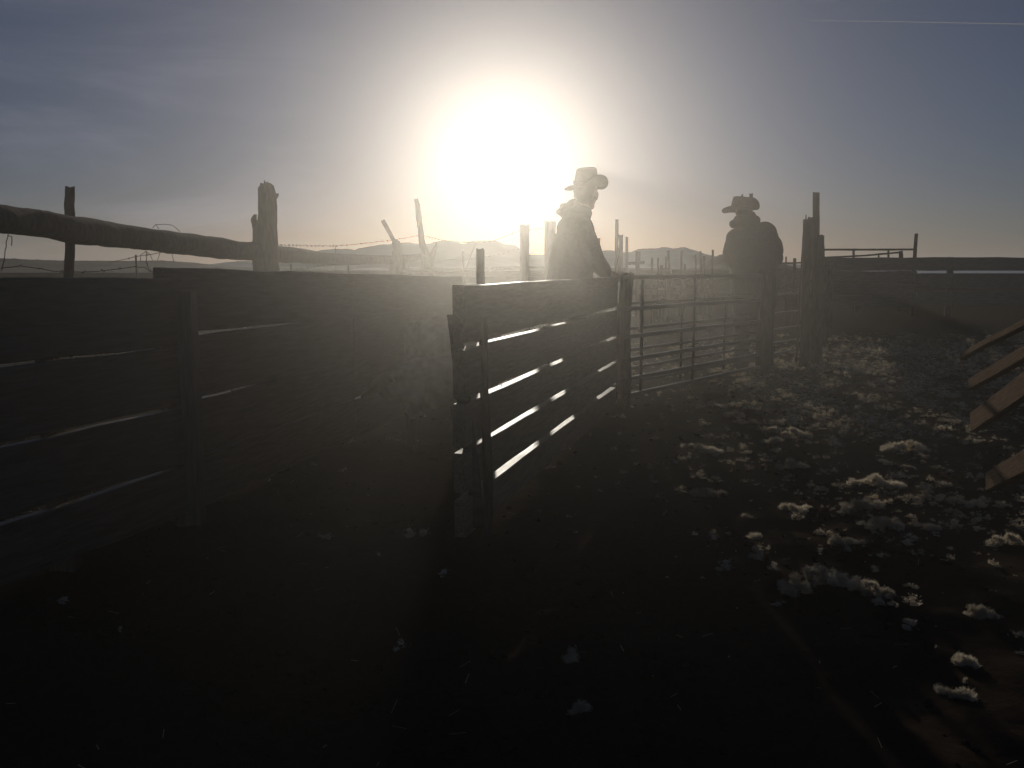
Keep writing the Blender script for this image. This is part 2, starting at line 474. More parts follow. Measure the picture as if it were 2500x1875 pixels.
A2 = Line(G(408, 1262, 0.05), vp_dir(1780))
f2 = root('board_fence', A2.p(0, 0), 'taller sagging board fence at left middle, running back towards the forked post', 'fence')
def at2(px, lst):
    for (a, ya), (b_, yb) in zip(lst, lst[1:]):
        if px <= b_: return ya + (yb - ya) * (px - a) / (b_ - a)
    return lst[-1][1]
topE = [(384, 653), (600, 659), (847, 668), (947, 673), (1080, 676)]
def bay(pa, pb, first):
    for k in range(4):
        def tz(px):
            if k == 0: return A2.z(px, at2(px, topE)), A2.z(px, at2(px, topE)) - 0.275
            y = {1: 798 - 0.1165 * (px - 640), 2: 934 - 0.245 * (px - 640), 3: 1055 - 0.36 * (px - 640)}[k]
            return A2.z(px, y), A2.z(px, y) - (0.2, 0.275, 0.245, 0.24)[k]
        (ta, ba), (tb, bb) = tz(pa), tz(pb)
        plank('board', A2.p(A2.s(pa), (ta + ba) / 2), A2.p(A2.s(pb) + 0.0, (tb + bb) / 2), ta - ba, 0.04, M_PLANK, f2, seg=9)
bay(388, 852, True); bay(856, 1124, False)
for px, h, of_ in ((405, 1.0, 0.07), (854, 0.98, -0.075), (1078, 0.96, -0.075)):
    post('post', A2.p(A2.s(px), 0, of_), h, 0.05, f2, square=True, mat=M_PLANK)

# middle board fence with the sun on its top edges
A3 = Line(G(1187, 1283), vp_dir(1885))
f3 = root('board_fence', A3.p(0, 0), 'middle board fence whose plank tops flash in the sun behind the short leaning pole', 'fence')
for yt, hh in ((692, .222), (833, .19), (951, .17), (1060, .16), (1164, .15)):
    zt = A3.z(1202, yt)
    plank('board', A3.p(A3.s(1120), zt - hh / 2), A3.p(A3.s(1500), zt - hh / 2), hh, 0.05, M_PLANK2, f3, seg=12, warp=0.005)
# leaning end upright
c0 = A3.p(A3.s(1142), 0, 0.05); 
pC0 = W(1172, 1283, c0.y); pC1 = W(1112, 772, c0.y)
plank('post', pC0, pC1, 0.052, 0.04, M_BARK, f3, seg=6, side=(1, 0, 0))
sD = A3.s(1508)
post('post', A3.p(sD, 0, 0.06), 1.06, 0.055, f3, mat=M_BARK)
pB0 = G(1191, 1300); pB1 = W(1180, 776, pB0.y - 0.02)
o = tube('leaning_pole', [pB0 - Vector((0, 0, .05)), pB0.lerp(pB1, .3) + Vector((.006, 0, 0)), pB0.lerp(pB1, .7) - Vector((.004, 0, 0)), pB1], [0.021, 0.020, 0.018, 0.0185], M_BARK, sides=12, rough=0.12, sub=5, seed=3, jag=0.004)
tag(o, 'short thin pole leaning on the near end of the sunlit board fence', 'pole')

single_post(1174, 0, 4.9, 609, 22, 'slim square-topped post rising above the near end of the sunlit board fence', lean=-1, rough=0.08)
# pipe gates
gA0 = G(1515, 1004); gA1 = G(1866, 919)
dA = Vector((gA1.x - gA0.x, gA1.y - gA0.y, 0)).normalized()
AG = Line(gA0, dA)
gA = root('pipe_gate', gA0, 'metal pipe gate with six horizontal rails between the middle fence and the thick dark post', 'gate')
for y in (677, 754.5, 822.6, 879, 927, 967):
    z = AG.z(1525, y)
    plank('rail', AG.p(AG.s(1518), z), AG.p(AG.s(1858), z), 0.032, 0.034, M_PIPE, gA, seg=5, warp=0.0015)
for px in (1520, 1569, 1697, 1854):
    tube('upright', [AG.p(AG.s(px), 0.10), AG.p(AG.s(px), AG.z(1525, 677))], 0.014, M_PIPE, gA, sides=8)
BG = Line(gA0 + Vector((-dA.y, dA.x, 0)) * 0.30, dA)
gB = root('pipe_gate', BG.p(0, 0), 'second thinner pipe gate standing just behind the first and reaching to the post cluster', 'gate')
for y in (742, 803.6, 856, 901, 936):
    z = BG.z(1525, y)
    plank('rail', BG.p(BG.s(1500), z), BG.p(BG.s(1964), z), 0.026, 0.028, M_PIPE, gB, seg=5, warp=0.0015)
for px in (1510, 1667, 1773, 1962):
    tube('upright', [BG.p(BG.s(px), 0.08), BG.p(BG.s(px), BG.z(1525, 742) + 0.02)], 0.012, M_PIPE, gB, sides=8)

single_post(1870, 918, 9.0, 662, 32, "thick dark post at the pipe gate's hinge end, before the hunched man")

# cluster of posts at the far end of the gates
single_post(1996, 0, 10.0, 469, 17, 'tallest post of the tied cluster to the right of the hunched man', lean=-2, rough=0.1)
single_post(1974, 0, 9.85, 536, 22, 'rough stump in the tied cluster, just left of its tallest post', rough=0.3)
single_post(1984, 0, 10.25, 530, 20, 'broken-topped post wedged in the middle of the tied cluster', rough=0.35)
single_post(2004, 0, 9.9, 574, 16, 'short post with a knotty top at the right side of the tied cluster', lean=0, rough=0.3)
single_post(2012, 0, 10.2, 602, 10, 'lowest stub at the right foot of the tied cluster', lean=-4, rough=0.2)
single_post(1952, 0, 10.05, 540, 6, 'thin crooked stick leaning on the left side of the tied post cluster', lean=12, rough=0.2, name='leaning_stick', cat='stick')
single_post(1966, 0, 9.75, 600, 13, 'straight gate post at the left foot of the tied cluster', rough=0.1)
single_post(1964, 0, 10.1, 525, 3, 'wire-thin rod sticking up from the tied cluster', lean=4, rough=0.0, name='metal_rod', cat='rod')

# board fence running back from the cluster, then the long one across the right
A5p = W(1973, 700, 9.9); A5 = Line((A5p.x, A5p.y, 0), vp_dir(2080))
f5 = root('board_fence', A5.p(0, 0), 'board fence running straight back behind the tied post cluster, lit along its plank tops', 'fence')
L5 = 10.5
for y in (658, 693, 731, 760, 784):
    z = A5.z(1975, y)
    for a, b_ in ((0.05, 3.4), (3.45, 7.0), (7.05, L5)):
        plank('board', A5.p(a, z - 0.06), A5.p(b_, z - 0.06), 0.13, 0.045, M_PLANK, f5, seg=5)
for s_ in (3.42, 7.02): post('post', A5.p(s_, 0, 0.07), 1.15, 0.06, f5)

f4 = root('board_fence', W(2010, 700, 20.0) * 1, 'long horizontal board fence across the far right with sky showing in its slots', 'fence')
f4.location.z = 0
def fx(px, Y=20.0): return W(px, 655, Y).x
def f4board(p0, p1, yt, yb, name='board'):
    a = W(p0, (yt + yb) / 2, 20.0); b_ = W(p1, (yt + yb) / 2, 20.0)
    plank(name, a, b_, (yb - yt) * 20.0 / F, 0.05, M_PLANK, f4, seg=8, warp=0.01)
for yt, yb in ((629, 660.5), (662.5, 690), (692, 720), (722, 748)): f4board(2008, 2236, yt, yb)
for yt, yb in ((628.5, 660.5), (668, 702), (710, 744)):
    f4board(2238, 2322, yt, yb); f4board(2326, 2760, yt, yb)
for px, yt, w in ((2235, 570, 9), (2324, 628, 16), (2560, 628, 16), (2100, 632, 14)):
    post('post', (fx(px), 20.07, 0), W(px, yt, 20).z, w * 20 / F / 2, f4)

# pipe rails behind the long fence
pr = root('pole_rail_fence', (fx(2120, 23), 23, 0), 'thin pole rails showing above the long board fence at the right, one of them sloping', 'fence')
tube('rail', [W(2008, 609.5, 23), W(2120, 609.5, 23), W(2232, 609, 23)], 0.027, M_BARK, pr, sides=10, rough=0.2, sub=10)
tube('rail', [W(2010, 629, 23.4), W(2110, 624, 23.4), W(2200, 616, 23.4)], 0.024, M_BARK, pr, sides=10, rough=0.25, sub=10, seed=4)
for px, yt, w in ((2084, 609, 6), (2169, 609, 5), (2145, 622, 4)):
    tube('post', [W(px, 720, 23.2), W(px, yt, 23.2)], w * 23 / F / 2, M_BARK, pr, sides=8, rough=0.2, sub=8)
single_post(2200, 0, 22.6, 613, 10, 'short thick post at the end of the sloping pole rail behind the long board fence', rough=0.3)

# slatted side panel in the right foreground: planks rising towards the camera
ap = G(2396, 1215, 0.02)
AR = Line((ap.x, ap.y, 0), Vector((0.27, 0.963, 0)).normalized())
cp = root('chute_panel', AR.P, 'slanted wooden chute side at the right edge, pale planks climbing out of the picture', 'chute')
def slant(l_top, l_bot, r_top, r_bot):
    a = AR.at(*l_top); b_ = AR.at(*l_bot); c_ = AR.at(*r_top); d_ = AR.at(*r_bot)
    A = ((a[0] + b_[0]) / 2, (a[1] + b_[1]) / 2); B = ((c_[0] + d_[0]) / 2, (c_[1] + d_[1]) / 2)
    ux, uz = B[0] - A[0], B[1] - A[1]; q = math.hypot(ux, uz); ux /= q; uz /= q
    wdt = abs((a[0] - b_[0]) * -uz + (a[1] - b_[1]) * ux)
    E = (A[0] + ux * 1.5, A[1] + uz * 1.5)
    plank('slanted_board', AR.p(A[0], A[1]), AR.p(E[0], E[1]), max(wdt, .016), 0.035, M_PLANK3, cp, seg=6)
slant((2368, 1012), (2388, 1048), (2500, 926), (2500, 966))
slant((2371, 926), (2377, 950), (2500, 852), (2500, 878))
slant((2350, 866), (2356, 877), (2465, 806), (2465, 815))
slant((2412, 1155), (2420, 1199), (2500, 1108), (2500, 1158))
for s_, zt in ((-0.75, 1.5), (-1.25, 2.0)):
    plank('upright', AR.p(s_, -0.03, 0.045), AR.p(s_, zt, 0.045), 0.09, 0.04, M_PLANK, cp, seg=4, side=AR.d)

# ------------------------------------------------------------------ log fence at the left
def log(name, pts, parent, seed):
    """pts: (px, ytop, ybottom, Y)"""
    P = []; Q = []
    for px, a, b_, Y in pts:
        P.append(W(px, (a + b_) / 2, Y)); Q.append((b_ - a) * Y / F / 2 * 0.97)
    return tube(name, P, Q, M_BARK, parent, sides=18, rough=0.10, seed=seed, sub=5, freq=4)
LX = lambda px: 1.0 / (0.204 + (px / 650.0) * (0.118 - 0.204)) if px <= 650 else 1.0 / (0.118 + (px - 650) / 200.0 * (0.0794 - 0.118) * (1 if px < 850 else 1))
def LY(px):
    tab = [(-400, 3.9), (0, 4.9), (170, 5.55), (400, 6.7), (650, 8.5), (850, 11.2), (960, 12.4), (1045, 13.0)]
    return at2(max(px, -400), tab)
lf = root('log_fence', (W(170, 655, 5.6).x, 5.6, 0), 'rustic log fence at the left with one heavy crooked rail high above the boards', 'fence')
log('log_rail', [(px, a, b_, LY(px)) for px, a, b_ in [(-260, 455, 550), (-120, 475, 560), (0, 500, 569), (63, 508, 575), (111, 513, 583), (158, 523, 592), (222, 533, 601), (269, 540, 604), (317, 549, 607), (380, 560, 614), (411, 565, 619), (475, 571, 625), (538, 580, 631), (585, 589, 635), (617, 591, 637), (650, 596, 638)]], lf, 2)
log('log_rail', [(px, a, b_, LY(px)) for px, a, b_ in [(640, 594, 636), (679, 600, 640), (717, 603, 642), (774, 613, 646), (798, 617, 648), (852, 620, 647), (905, 622, 646), (958, 624, 645), (1007, 621, 639), (1032, 619, 636)]], lf, 8)
# thin straight post
pts = [(168, 760), (168, 690), (170, 640), (171, 610), (170, 560), (171, 525), (169, 500), (171, 478), (171, 456)]
tube('post', [W(px, py, 5.72) for px, py in [(168, 1010)] + pts], [.03, .03, .029, .031, .03, .031, .030, .029, .028, .028], M_BARK, lf, sides=16, rough=0.14, sub=4, seed=5, jag=0.008)
# big broken post
Yb = 8.35
def wpost(rows, Y, seed, rough=0.08, jag=0.0, sides=20):
    P = [W((a + b_) / 2, y, Y) for y, a, b_ in rows]
    Q = [(b_ - a) * Y / F / 2 for y, a, b_ in rows]
    return tube_mesh('m', P, Q, sides=sides, rough=rough, seed=seed, sub=4, freq=6, jag=jag)
big = wpost([(985, 617, 681), (760, 617, 681), (660, 618, 680), (600, 617, 678), (560, 621, 676), (545, 628, 676), (520, 631, 676), (481, 631, 674), (456, 630, 667), (447, 636, 656)], Yb, 3, 0.08, 0.03)
snag = wpost([(600, 617, 640), (560, 617, 632), (545, 614, 630), (537, 612, 627), (524, 620, 627)], Yb - 0.03, 8, 0.1, 0.005, 10)
spur = tube_mesh('s', [W(670, 480, Yb), W(676, 477, Yb), W(680, 473, Yb)], [0.03, 0.02, 0.006], sides=8)
o = link('post', join_meshes('post', [big, snag, spur]), M_BARK, smooth=True); place(o, lf)
o['label'] = 'thick broken-topped post with a snag at its left'
# leaning slab and its trunk
m_a = wpost([(840, 951, 984), (670, 949, 983), (640, 955, 983), (610, 958, 981), (597, 958, 979), (589, 955, 970)], 12.3, 4, 0.1)
o = link('post', m_a, M_BARK, smooth=True); place(o, lf)
plank('slab', W(968, 600, 12.28), W(934.5, 539, 12.28), 0.055, 0.03, M_BARK, lf, seg=5, side=(1, 0, 0))
tube('brace', [W(978, 625, 12.4), W(1000, 676, 12.4), W(1012, 800, 12.4)], [0.045, 0.05, 0.05], M_BARK, lf, sides=10, rough=.15, sub=5)
# forked tree post
t1 = wpost([(830, 1028, 1058), (671, 1028, 1058), (640, 1027, 1059), (620, 1027, 1050), (600, 1023, 1041), (588, 1022, 1037), (560, 1020, 1033), (530, 1015, 1029), (500, 1013, 1025), (486, 1011, 1020)], 13.0, 6, 0.1, 0.01)
t2 = wpost([(650, 1036, 1056), (630, 1046, 1061), (612, 1054, 1066), (600, 1062, 1070), (592, 1064, 1068)], 13.05, 9, 0.12, 0.0, 12)
o = link('post', join_meshes('post', [t1, t2]), M_BARK, smooth=True); place(o, lf)
o['label'] = 'forked tree-trunk post with one tall arm'

# barbed wires
def wire(name, pts, label, barbs=0.12, r_=0.0022, jit=0.006, cat='wire', group=None):
    P = [W(*p) for p in pts]
    Q = []
    for i in range(len(P) - 1):
        k = max(2, int((P[i + 1] - P[i]).length / 0.05))
        for j in range(k):
            q = P[i].lerp(P[i + 1], j / k)
            Q.append(q + Vector([random.uniform(-jit, jit) * 0.5 for _ in range(3)]))
    Q.append(P[-1])
    ms = [tube_mesh('w', Q, r_, sides=5)]
    if barbs:
        acc = 0
        for i in range(1, len(Q)):
            acc += (Q[i] - Q[i - 1]).length
            if acc > barbs:
                acc = 0
                for _ in range(2):
                    dv = Vector([random.uniform(-1, 1) for _ in range(3)]).normalized() * 0.016
                    ms.append(tube_mesh('b', [Q[i] - dv, Q[i] + dv], r_ * 0.8, sides=4))
    o = link(name, join_meshes(name, ms), M_WIRE)
    return tag(o, label, cat, group)
wire('barbed_wire', [(676, 598, 8.4), (750, 600, 9.6), (822, 600.5, 10.8), (900, 593, 11.8), (960, 586, 12.4), (1018, 576, 12.95)], 'barbed wire sagging from the big broken post to the forked post', r_=0.003)
wire('barbed_wire', [(1036, 576, 12.95), (1083, 587, 12), (1130, 592, 11), (1200, 590, 10.2), (1272, 562, 9.5)], 'barbed wire dipping from the forked post towards the sun and the round post', r_=0.003)
wire('barbed_wire', [(1059, 637, 12.9), (1120, 633, 11.5), (1165, 631, 10.8), (1215, 621, 10.2), (1273, 607, 9.5)], 'lower barbed wire between the forked post and the round post below the sun', r_=0.003)
wire('barbed_wire', [(1291, 562, 9.5), (1325, 557, 9.5)], 'short strand of wire joining the two posts left of the man in profile', r_=0.003, barbs=0)
wire('barbed_wire', [(-80, 660, 5.6), (0, 655, 5.6), (48, 650, 5.7), (100, 657, 5.8), (150, 664, 5.9), (222, 663, 6.1), (280, 658, 6.3), (330, 651, 6.5), (352, 653, 6.6), (380, 666, 6.7)], 'wavy barbed wire low behind the leftmost boards', r_=0.003)
wire('barbed_wire', [(270, 640, 8), (330, 627, 8), (390, 617, 8), (520, 600, 8.2), (620, 590, 8.3)], 'barbed wire rising behind the heavy log rail', r_=0.003)
wire('barbed_wire', [(712, 661, 9), (800, 646, 10.5), (870, 633, 11.5)], 'barbed wire slanting up under the second log rail', r_=0.0025)
wire('loose_wire', [(372, 557, 6.5), (380, 548, 6.5), (392, 548, 6.5), (402, 547, 6.5), (420, 550, 6.5), (430, 557, 6.5), (440, 566, 6.5)], 'loop of loose wire arching over the heavy log rail', barbs=0, jit=0.002)
wire('loose_wire', [(380, 548, 6.5), (388, 559, 6.5)], 'tiny twist of wire standing on the log rail under the wire loop', barbs=0, jit=0.002)
wire('loose_wire', [(21, 570, 4.95), (16, 590, 4.95), (13, 612, 4.95), (10, 640, 4.95), (4, 662, 4.95)], 'crooked wire hanging down from the log rail at the far left', barbs=0, jit=0.004, r_=0.0025)
wire('loose_wire', [(21, 576, 4.95), (29, 577, 4.95), (28, 600, 4.95)], 'short hooked wire end hanging beside the crooked wire at the far left', barbs=0, jit=0.002, r_=0.0025)
wire('loose_wire', [(342, 640, 6.6), (344, 622, 6.6), (356, 614, 6.6), (366, 620, 6.6), (373, 637, 6.6)], 'small loop of wire hanging under the middle of the heavy log rail', barbs=0, jit=0.003)
wire('loose_wire', [(357, 613, 6.6), (358, 640, 6.6), (365, 665, 6.6)], 'dark wire dropping straight through the hanging wire loop', barbs=0, jit=0.003, r_=0.003)
wire('loose_wire', [(391, 617, 6.7), (384, 637, 6.7)], 'first short wire end under the heavy log rail right of the loop', barbs=0, jit=0.003)
wire('loose_wire', [(419, 618, 6.9), (425, 640, 6.9)], 'last short wire end under the heavy log rail before the big post', barbs=0, jit=0.003)
wire('loose_wire', [(819, 600, 10.8), (820, 668, 10.8)], 'straight tie wire hanging from the barbed wire over the second log rail', barbs=0, jit=0.002, r_=0.003)
wire('loose_wire', [(1161, 593, 10.9), (1138, 655, 10.9)], 'slanting wire stay running down from the barbed wire to the small stick', barbs=0, jit=0.002, r_=0.003)

# lone posts in the middle distance
single_post(332, 0, 11.0, 622, 5, 'small distant post tangled in wire under the heavy log rail', rough=0.2)
single_post(709, 0, 11.0, 645, 5, 'stubby small post just right of the big broken post', rough=0.2, lean=1)
single_post(851, 0, 12.5, 648, 5, 'thin post under the second log rail', rough=0.2)
single_post(1285, 0, 9.5, 549, 25, 'round-topped post left of the man in profile, straight under the sun', lean=-5, rough=0.10)
single_post(1345, 0, 9.6, 541, 29, 'broad flat-topped post close behind the back of the man in profile', lean=-3, rough=0.05)
single_post(1138, 0, 10.9, 614, 6, 'little crooked stick post between the forked post and the leaning pole', lean=-7, rough=0.2)
single_post(1460, 0, 11.0, 582, 10, 'post partly hidden behind the front of the man in profile', rough=0.1)
single_post(1503, 0, 12.0, 536, 9, 'tallest slim post of the three to the right of the man in profile', lean=3, rough=0.15)
single_post(1516, 0, 12.2, 574, 12, 'stocky middle post of the three to the right of the man in profile', rough=0.08)
single_post(1532, 0, 12.4, 579, 8, 'knotty right-hand post of the three right of the man in profile', lean=-1, rough=0.2)
single_post(1557, 0, 14.0, 614, 13, 'thick stub with a crosspiece, right of the three posts', rough=0.15)
tag(tube('pole_rail', [W(1534, 643, 14), W(1555, 642, 14), W(1574, 641, 14)], 0.024, M_BARK, sides=8, rough=.2, sub=5), 'short crosspiece nailed behind the thick stub', 'rail')
far = [(1592, 630, 5, 0, 'small far post, first after the thick stub'), (1607, 630, 4, 0, 'small far post with a ragged side, second after the thick stub'),
       (1615, 648, 7, 0, 'very low far stub between the small posts'), (1626, 627, 4, 0, 'needle-thin far post left of the tilted one'),
       (1645, 612, 6, -14, 'far post tilted strongly to the left'), (1661, 612, 5, 3, 'far upright post right of the tilted one'),
       (1673, 645, 4, 0, 'tiny far stub right of the upright far post'), (1697, 621, 4, 2, 'far post with a knob on top'),
       (1716, 613, 4, -6, 'far pointed post leaning left beside a squat one'), (1719, 626, 6, 0, 'squat far post beside the pointed one'),
       (1740, 610, 5, 0, 'dark far post nearest to the left shoulder of the hunched man')]
for i, (px, yt, w, ln, lb) in enumerate(far):
    single_post(px, 0, 18 + (i % 3) * 1.2, yt, w + 0.5, lb, lean=ln, rough=0.25)
single_post(1919, 0, 16, 627, 4, 'slim far post just right of the hunched man', rough=0.2)
single_post(1940, 0, 16, 631, 8, 'rounded far post between the hunched man and the cluster', rough=0.2)
single_post(1812, 0, 13.5, 475, 5, 'stake tip rising directly behind the crown of the feathered-looking hat', rough=0.1, cat='stake', name='stake')
o = plank('stake', (W(1832, 700, 13.8).x, 13.8, 0), W(1833, 473, 13.8), 0.052, 0.03, M_BARK, None, seg=6, side=(1, 0, 0))
tag(o, 'slanted-cut stake rising behind the right side of the hunched man\'s hat', 'stake')
tag(tube('pole_rail', [W(1895, 642.5, 16.1), W(1925, 642.5, 16.1), W(1956, 641.5, 16.1)], 0.017, M_BARK, sides=8, rough=.1, sub=5), 'thin rail between the hunched man and the tied post cluster', 'rail')
tag(tube('pole_rail', [W(1201, 656, 10.5), W(1265, 654.5, 10.3), W(1331, 654, 10.1), W(1400, 655, 10)], 0.02, M_BARK, sides=10, rough=.1, sub=6), 'level log rail behind the round-topped post under the sun', 'rail')
tag(tube('pole_rail', [W(984, 663, 12), W(1060, 660, 11.6), W(1130, 659, 11.2), W(1192, 662, 10.8)], 0.02, M_BARK, sides=10, rough=.1, sub=6), 'level log rail between the forked post and the leaning pole', 'rail')

# far rail fence across the pen
ff = root('rail_fence', (fx(1640, 19.5), 19.5, 0), 'distant rail fence across the pen, with short lit rails, seen between the two men', 'fence')
post('post', (fx(1637, 19.5), 19.5, 0), W(1637, 668, 19.5).z, 0.09, ff, mat=M_BARK)
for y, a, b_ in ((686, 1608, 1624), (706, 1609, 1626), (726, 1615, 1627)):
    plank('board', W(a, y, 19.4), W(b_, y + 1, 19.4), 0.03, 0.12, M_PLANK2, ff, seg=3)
for y in (664, 690, 712):
    plank('board', W(1400, y, 21), W(1636, y, 20.6), 0.12, 0.04, M_PLANK, ff, seg=6)
    plank('board', W(1640, y, 20.6), W(1960, y - 1, 20.2), 0.12, 0.04, M_PLANK, ff, seg=6)
for px in (1420, 1530, 1740, 1850):
    post('post', (fx(px, 20.6), 20.75, 0), 1.1, 0.06, ff)
bf = root('rail_fence', (fx(900, 16), 16, 0), 'distant rail fence closing the pen below the sun, left of the man in profile', 'fence')
for y in (668, 700, 728):
    plank('board', W(700, y, 16.5), W(1060, y, 16.2), 0.12, 0.04, M_PLANK, bf, seg=6)
    plank('board', W(1064, y, 16.2), W(1400, y, 15.9), 0.12, 0.04, M_PLANK, bf, seg=6)
for px in (720, 900, 1062, 1240):
    post('post', (fx(px, 16.3), 16.4, 0), 1.02, 0.05, bf)

# ------------------------------------------------------------------ people
def hat(name, c, yaw, s, parent, mat=M_FELT, curl=0.06, tilt=(0, 0), crown_h=0.12, dip=0.03, curl2=None):
    """western hat: creased crown, oval brim rolled up at its sides. local +X is the front"""
    vs_ = []; fs = []; nA = 48
    prof = [('b', 1.0), ('b', .9), ('b', .75), ('b', .6), ('b', .42), ('b', .2), ('b', 0.0)]
    rings = []
    for k, (_, u) in enumerate(prof):            # brim upper surface, outside in
        rings.append(('brim', u))
    for h_ in (.15, .35, .6, .8, .93, 1.0): rings.append(('crown', h_))
    rings += [('top', .75), ('top', .45), ('top', .15)]
    for kind, u in rings:
        for k in range(nA):
            th = 2 * math.pi * k / nA; cx, sy = math.cos(th), math.sin(th)
            if kind == 'brim':
                ra = 0.098 + 0.088 * u; rb = 0.080 + (0.082 - 0.022 * abs(sy)) * u
                z = (curl if sy < 0 or curl2 is None else curl2) * (abs(sy) ** 1.6) * (u ** 1.7) * 1.25 - dip * (abs(cx) ** 2) * u ** 1.5
                x, y = ra * cx, rb * sy * (1 - 0.18 * u * u * abs(sy))
            elif kind == 'crown':
                f = 1 - 0.16 * u ** 1.5 - (0.10 if u > .98 else 0)
                x, y = 0.098 * f * cx, 0.080 * f * sy * (1 - 0.12 * u * (1 + cx) / 2)
                z = crown_h * u * (1 + 0.06 * cx)
                z -= 0.0
            else:
                f = 0.74 * u
                x, y = 0.098 * f * cx, 0.080 * f * sy
                z = crown_h * (1 + 0.06 * cx * u) - 0.030 * (1 - u)
            vs_.append((x * s, y * s, z * s))
    nr = len(rings)
    for i in range(nr - 1):
        for k in range(nA):
            a = i * nA + k; b_ = i * nA + (k + 1) % nA
            fs.append((a, b_, b_ + nA, a + nA))
    fs.append(tuple((nr - 1) * nA + k for k in range(nA)))
    me = mesh(name, vs_, fs)
    o = link(name, me, mat, smooth=True)
    so = o.modifiers.new('t', 'SOLIDIFY'); so.thickness = 0.006 * s; so.offset = -1
    m = Matrix.Translation(Vector(c)) @ Matrix.Rotation(yaw, 4, 'Z') @ Matrix.Rotation(tilt[0], 4, 'Y') @ Matrix.Rotation(tilt[1], 4, 'X')
    m.translation = Vector(c) - Vector(parent.location)
    o.parent = parent; o.matrix_basis = m
    # band
    bv = []; bf_ = []
    for i, z in enumerate((0.006, 0.030)):
        for k in range(nA):
            th = 2 * math.pi * k / nA; bv.append((0.0995 * s * math.cos(th), 0.0815 * s * math.sin(th), z * s))
    for k in range(nA): bf_.append((k, (k + 1) % nA, (k + 1) % nA + nA, k + nA))
    bo = link('hat_band', mesh('hat_band', bv, bf_), M_BOOT, smooth=True); bo.parent = o
    sb = bo.modifiers.new('t', 'SOLIDIFY'); sb.thickness = 0.004; sb.offset = 1
    return o

def head(bm, c, yaw, s=1.0, nod=0.0):
    """head with face: skull, jaw, nose, brow, lips, chin, ears; yaw 0 = facing +X"""
    m = Matrix.Translation(Vector(c)) @ Matrix.Rotation(yaw, 4, 'Z') @ Matrix.Rotation(nod, 4, 'Y')
    q = lambda x, y, z: m @ Vector((x * s, y * s, z * s))
    ax = m.to_3x3() @ Vector((0, 0, 1))
    ell(bm, q(-0.012, 0, 0.035), 0.087 * s, seg=20)
    ell(bm, q(0.012, 0, 0.02), 0.078 * s, seg=20)
    ell(bm, q(0.035, 0, -0.035), 0.058 * s, seg=16)
    ell(bm, q(0.06, 0, -0.085), 0.030 * s)                       # chin
    cap(bm, q(-0.02, 0.052, -0.045), q(0.055, 0.02, -0.088), 0.022 * s, 0.02 * s)
    cap(bm, q(-0.02, -0.052, -0.045), q(0.055, -0.02, -0.088), 0.022 * s, 0.02 * s)
    cap(bm, q(0.088, 0, 0.012), q(0.108, 0, -0.022), 0.009 * s, 0.014 * s)   # nose
    cap(bm, q(0.078, 0.035, 0.022), q(0.086, -0.035, 0.022), 0.011 * s, 0.011 * s)  # brow
    cap(bm, q(0.086, 0.018, -0.053), q(0.086, -0.018, -0.053), 0.008 * s, 0.008 * s)
    cap(bm, q(0.083, 0.016, -0.064), q(0.083, -0.016, -0.064), 0.008 * s, 0.008 * s)
    for e in (1, -1):
        ell(bm, q(-0.01, 0.083 * e, -0.005), (0.018 * s, 0.010 * s, 0.030 * s))
        ell(bm, q(0.055, 0.045 * e, -0.02), 0.024 * s)             # cheek
    return m

def hand(bm, w, d, side, s=1.0, curl=0.5):
    """palm and five separate bent fingers growing from the wrist w along d; side = thumb direction"""
    w = Vector(w); d = Vector(d).normalized(); t_ = Vector(side); t_ = (t_ - d * t_.dot(d)).normalized()
    n_ = d.cross(t_)
    if n_.z > 0: n_ = -n_
    for k in range(4):
        o_ = t_ * (0.032 - 0.0215 * k) * s
        cap(bm, w + t_ * (0.016 - 0.011 * k) * s + d * 0.012, w + o_ + d * 0.088 * s, 0.016 * s, 0.0125 * s, 8)
        ln = (0.040, 0.045, 0.042, 0.033)[k] * s
        a = w + o_ + d * 0.09 * s + t_ * (0.002 * (1.5 - k))
        d1 = (d + n_ * curl).normalized(); b_ = a + d1 * ln
        d2 = (d + n_ * curl * 2.6).normalized(); c_ = b_ + d2 * ln * .7
        d3 = (d + n_ * curl * 4.5).normalized(); e_ = c_ + d3 * ln * .5
        chain(bm, [a, b_, c_, e_], [0.0098 * s, 0.009 * s, 0.0082 * s, 0.0072 * s], 8)
    a = w + t_ * 0.026 * s + d * 0.02 * s
    b_ = a + (t_ * .8 + d).normalized() * 0.040 * s + n_ * 0.006
    c_ = b_ + (t_ * .25 + d + n_ * .4).normalized() * 0.033 * s
    chain(bm, [a, b_, c_], [0.014 * s, 0.011 * s, 0.009 * s], 8)

# --- man in profile: stands behind the middle fence, forearms on a rail
YA = 7.2; SA = F / YA
def PA(px, py, dy=0.0): return W(px, py, YA + dy)
m1o = root('person', (PA(1395, 700).x, YA, 0), 'man in wide-brimmed hat and thick collared coat seen in profile, right of the sun', 'person')
yaw1 = R(62)
bm = bmesh.new()
hc = PA(1432, 475)
head(bm, hc, yaw1, 1.08)
chain(bm, [PA(1416, 545, 0), PA(1422, 500, 0)], [0.062, 0.058])
chain(bm, [PA(1398, 715), PA(1394, 660), PA(1403, 610), PA(1408, 572)], [0.14, 0.13, 0.135, 0.10])
for e, kx, fx_ in ((-1, 1405, 1402), (1, 1380, 1368)):
    chain(bm, [PA(1397, 720, 0.09 * e), PA(kx, 835, 0.11 * e), PA(fx_, 960, 0.12 * e)], [0.095, 0.062, 0.045])
    chain(bm, [PA(fx_, 970, 0.12 * e), PA(fx_ + 48, 976, 0.13 * e)], [0.045, 0.035])
chain(bm, [PA(1428, 556, -.14), PA(1455, 640, -.18), PA(1482, 668, .02)], [0.045, 0.042, 0.028])
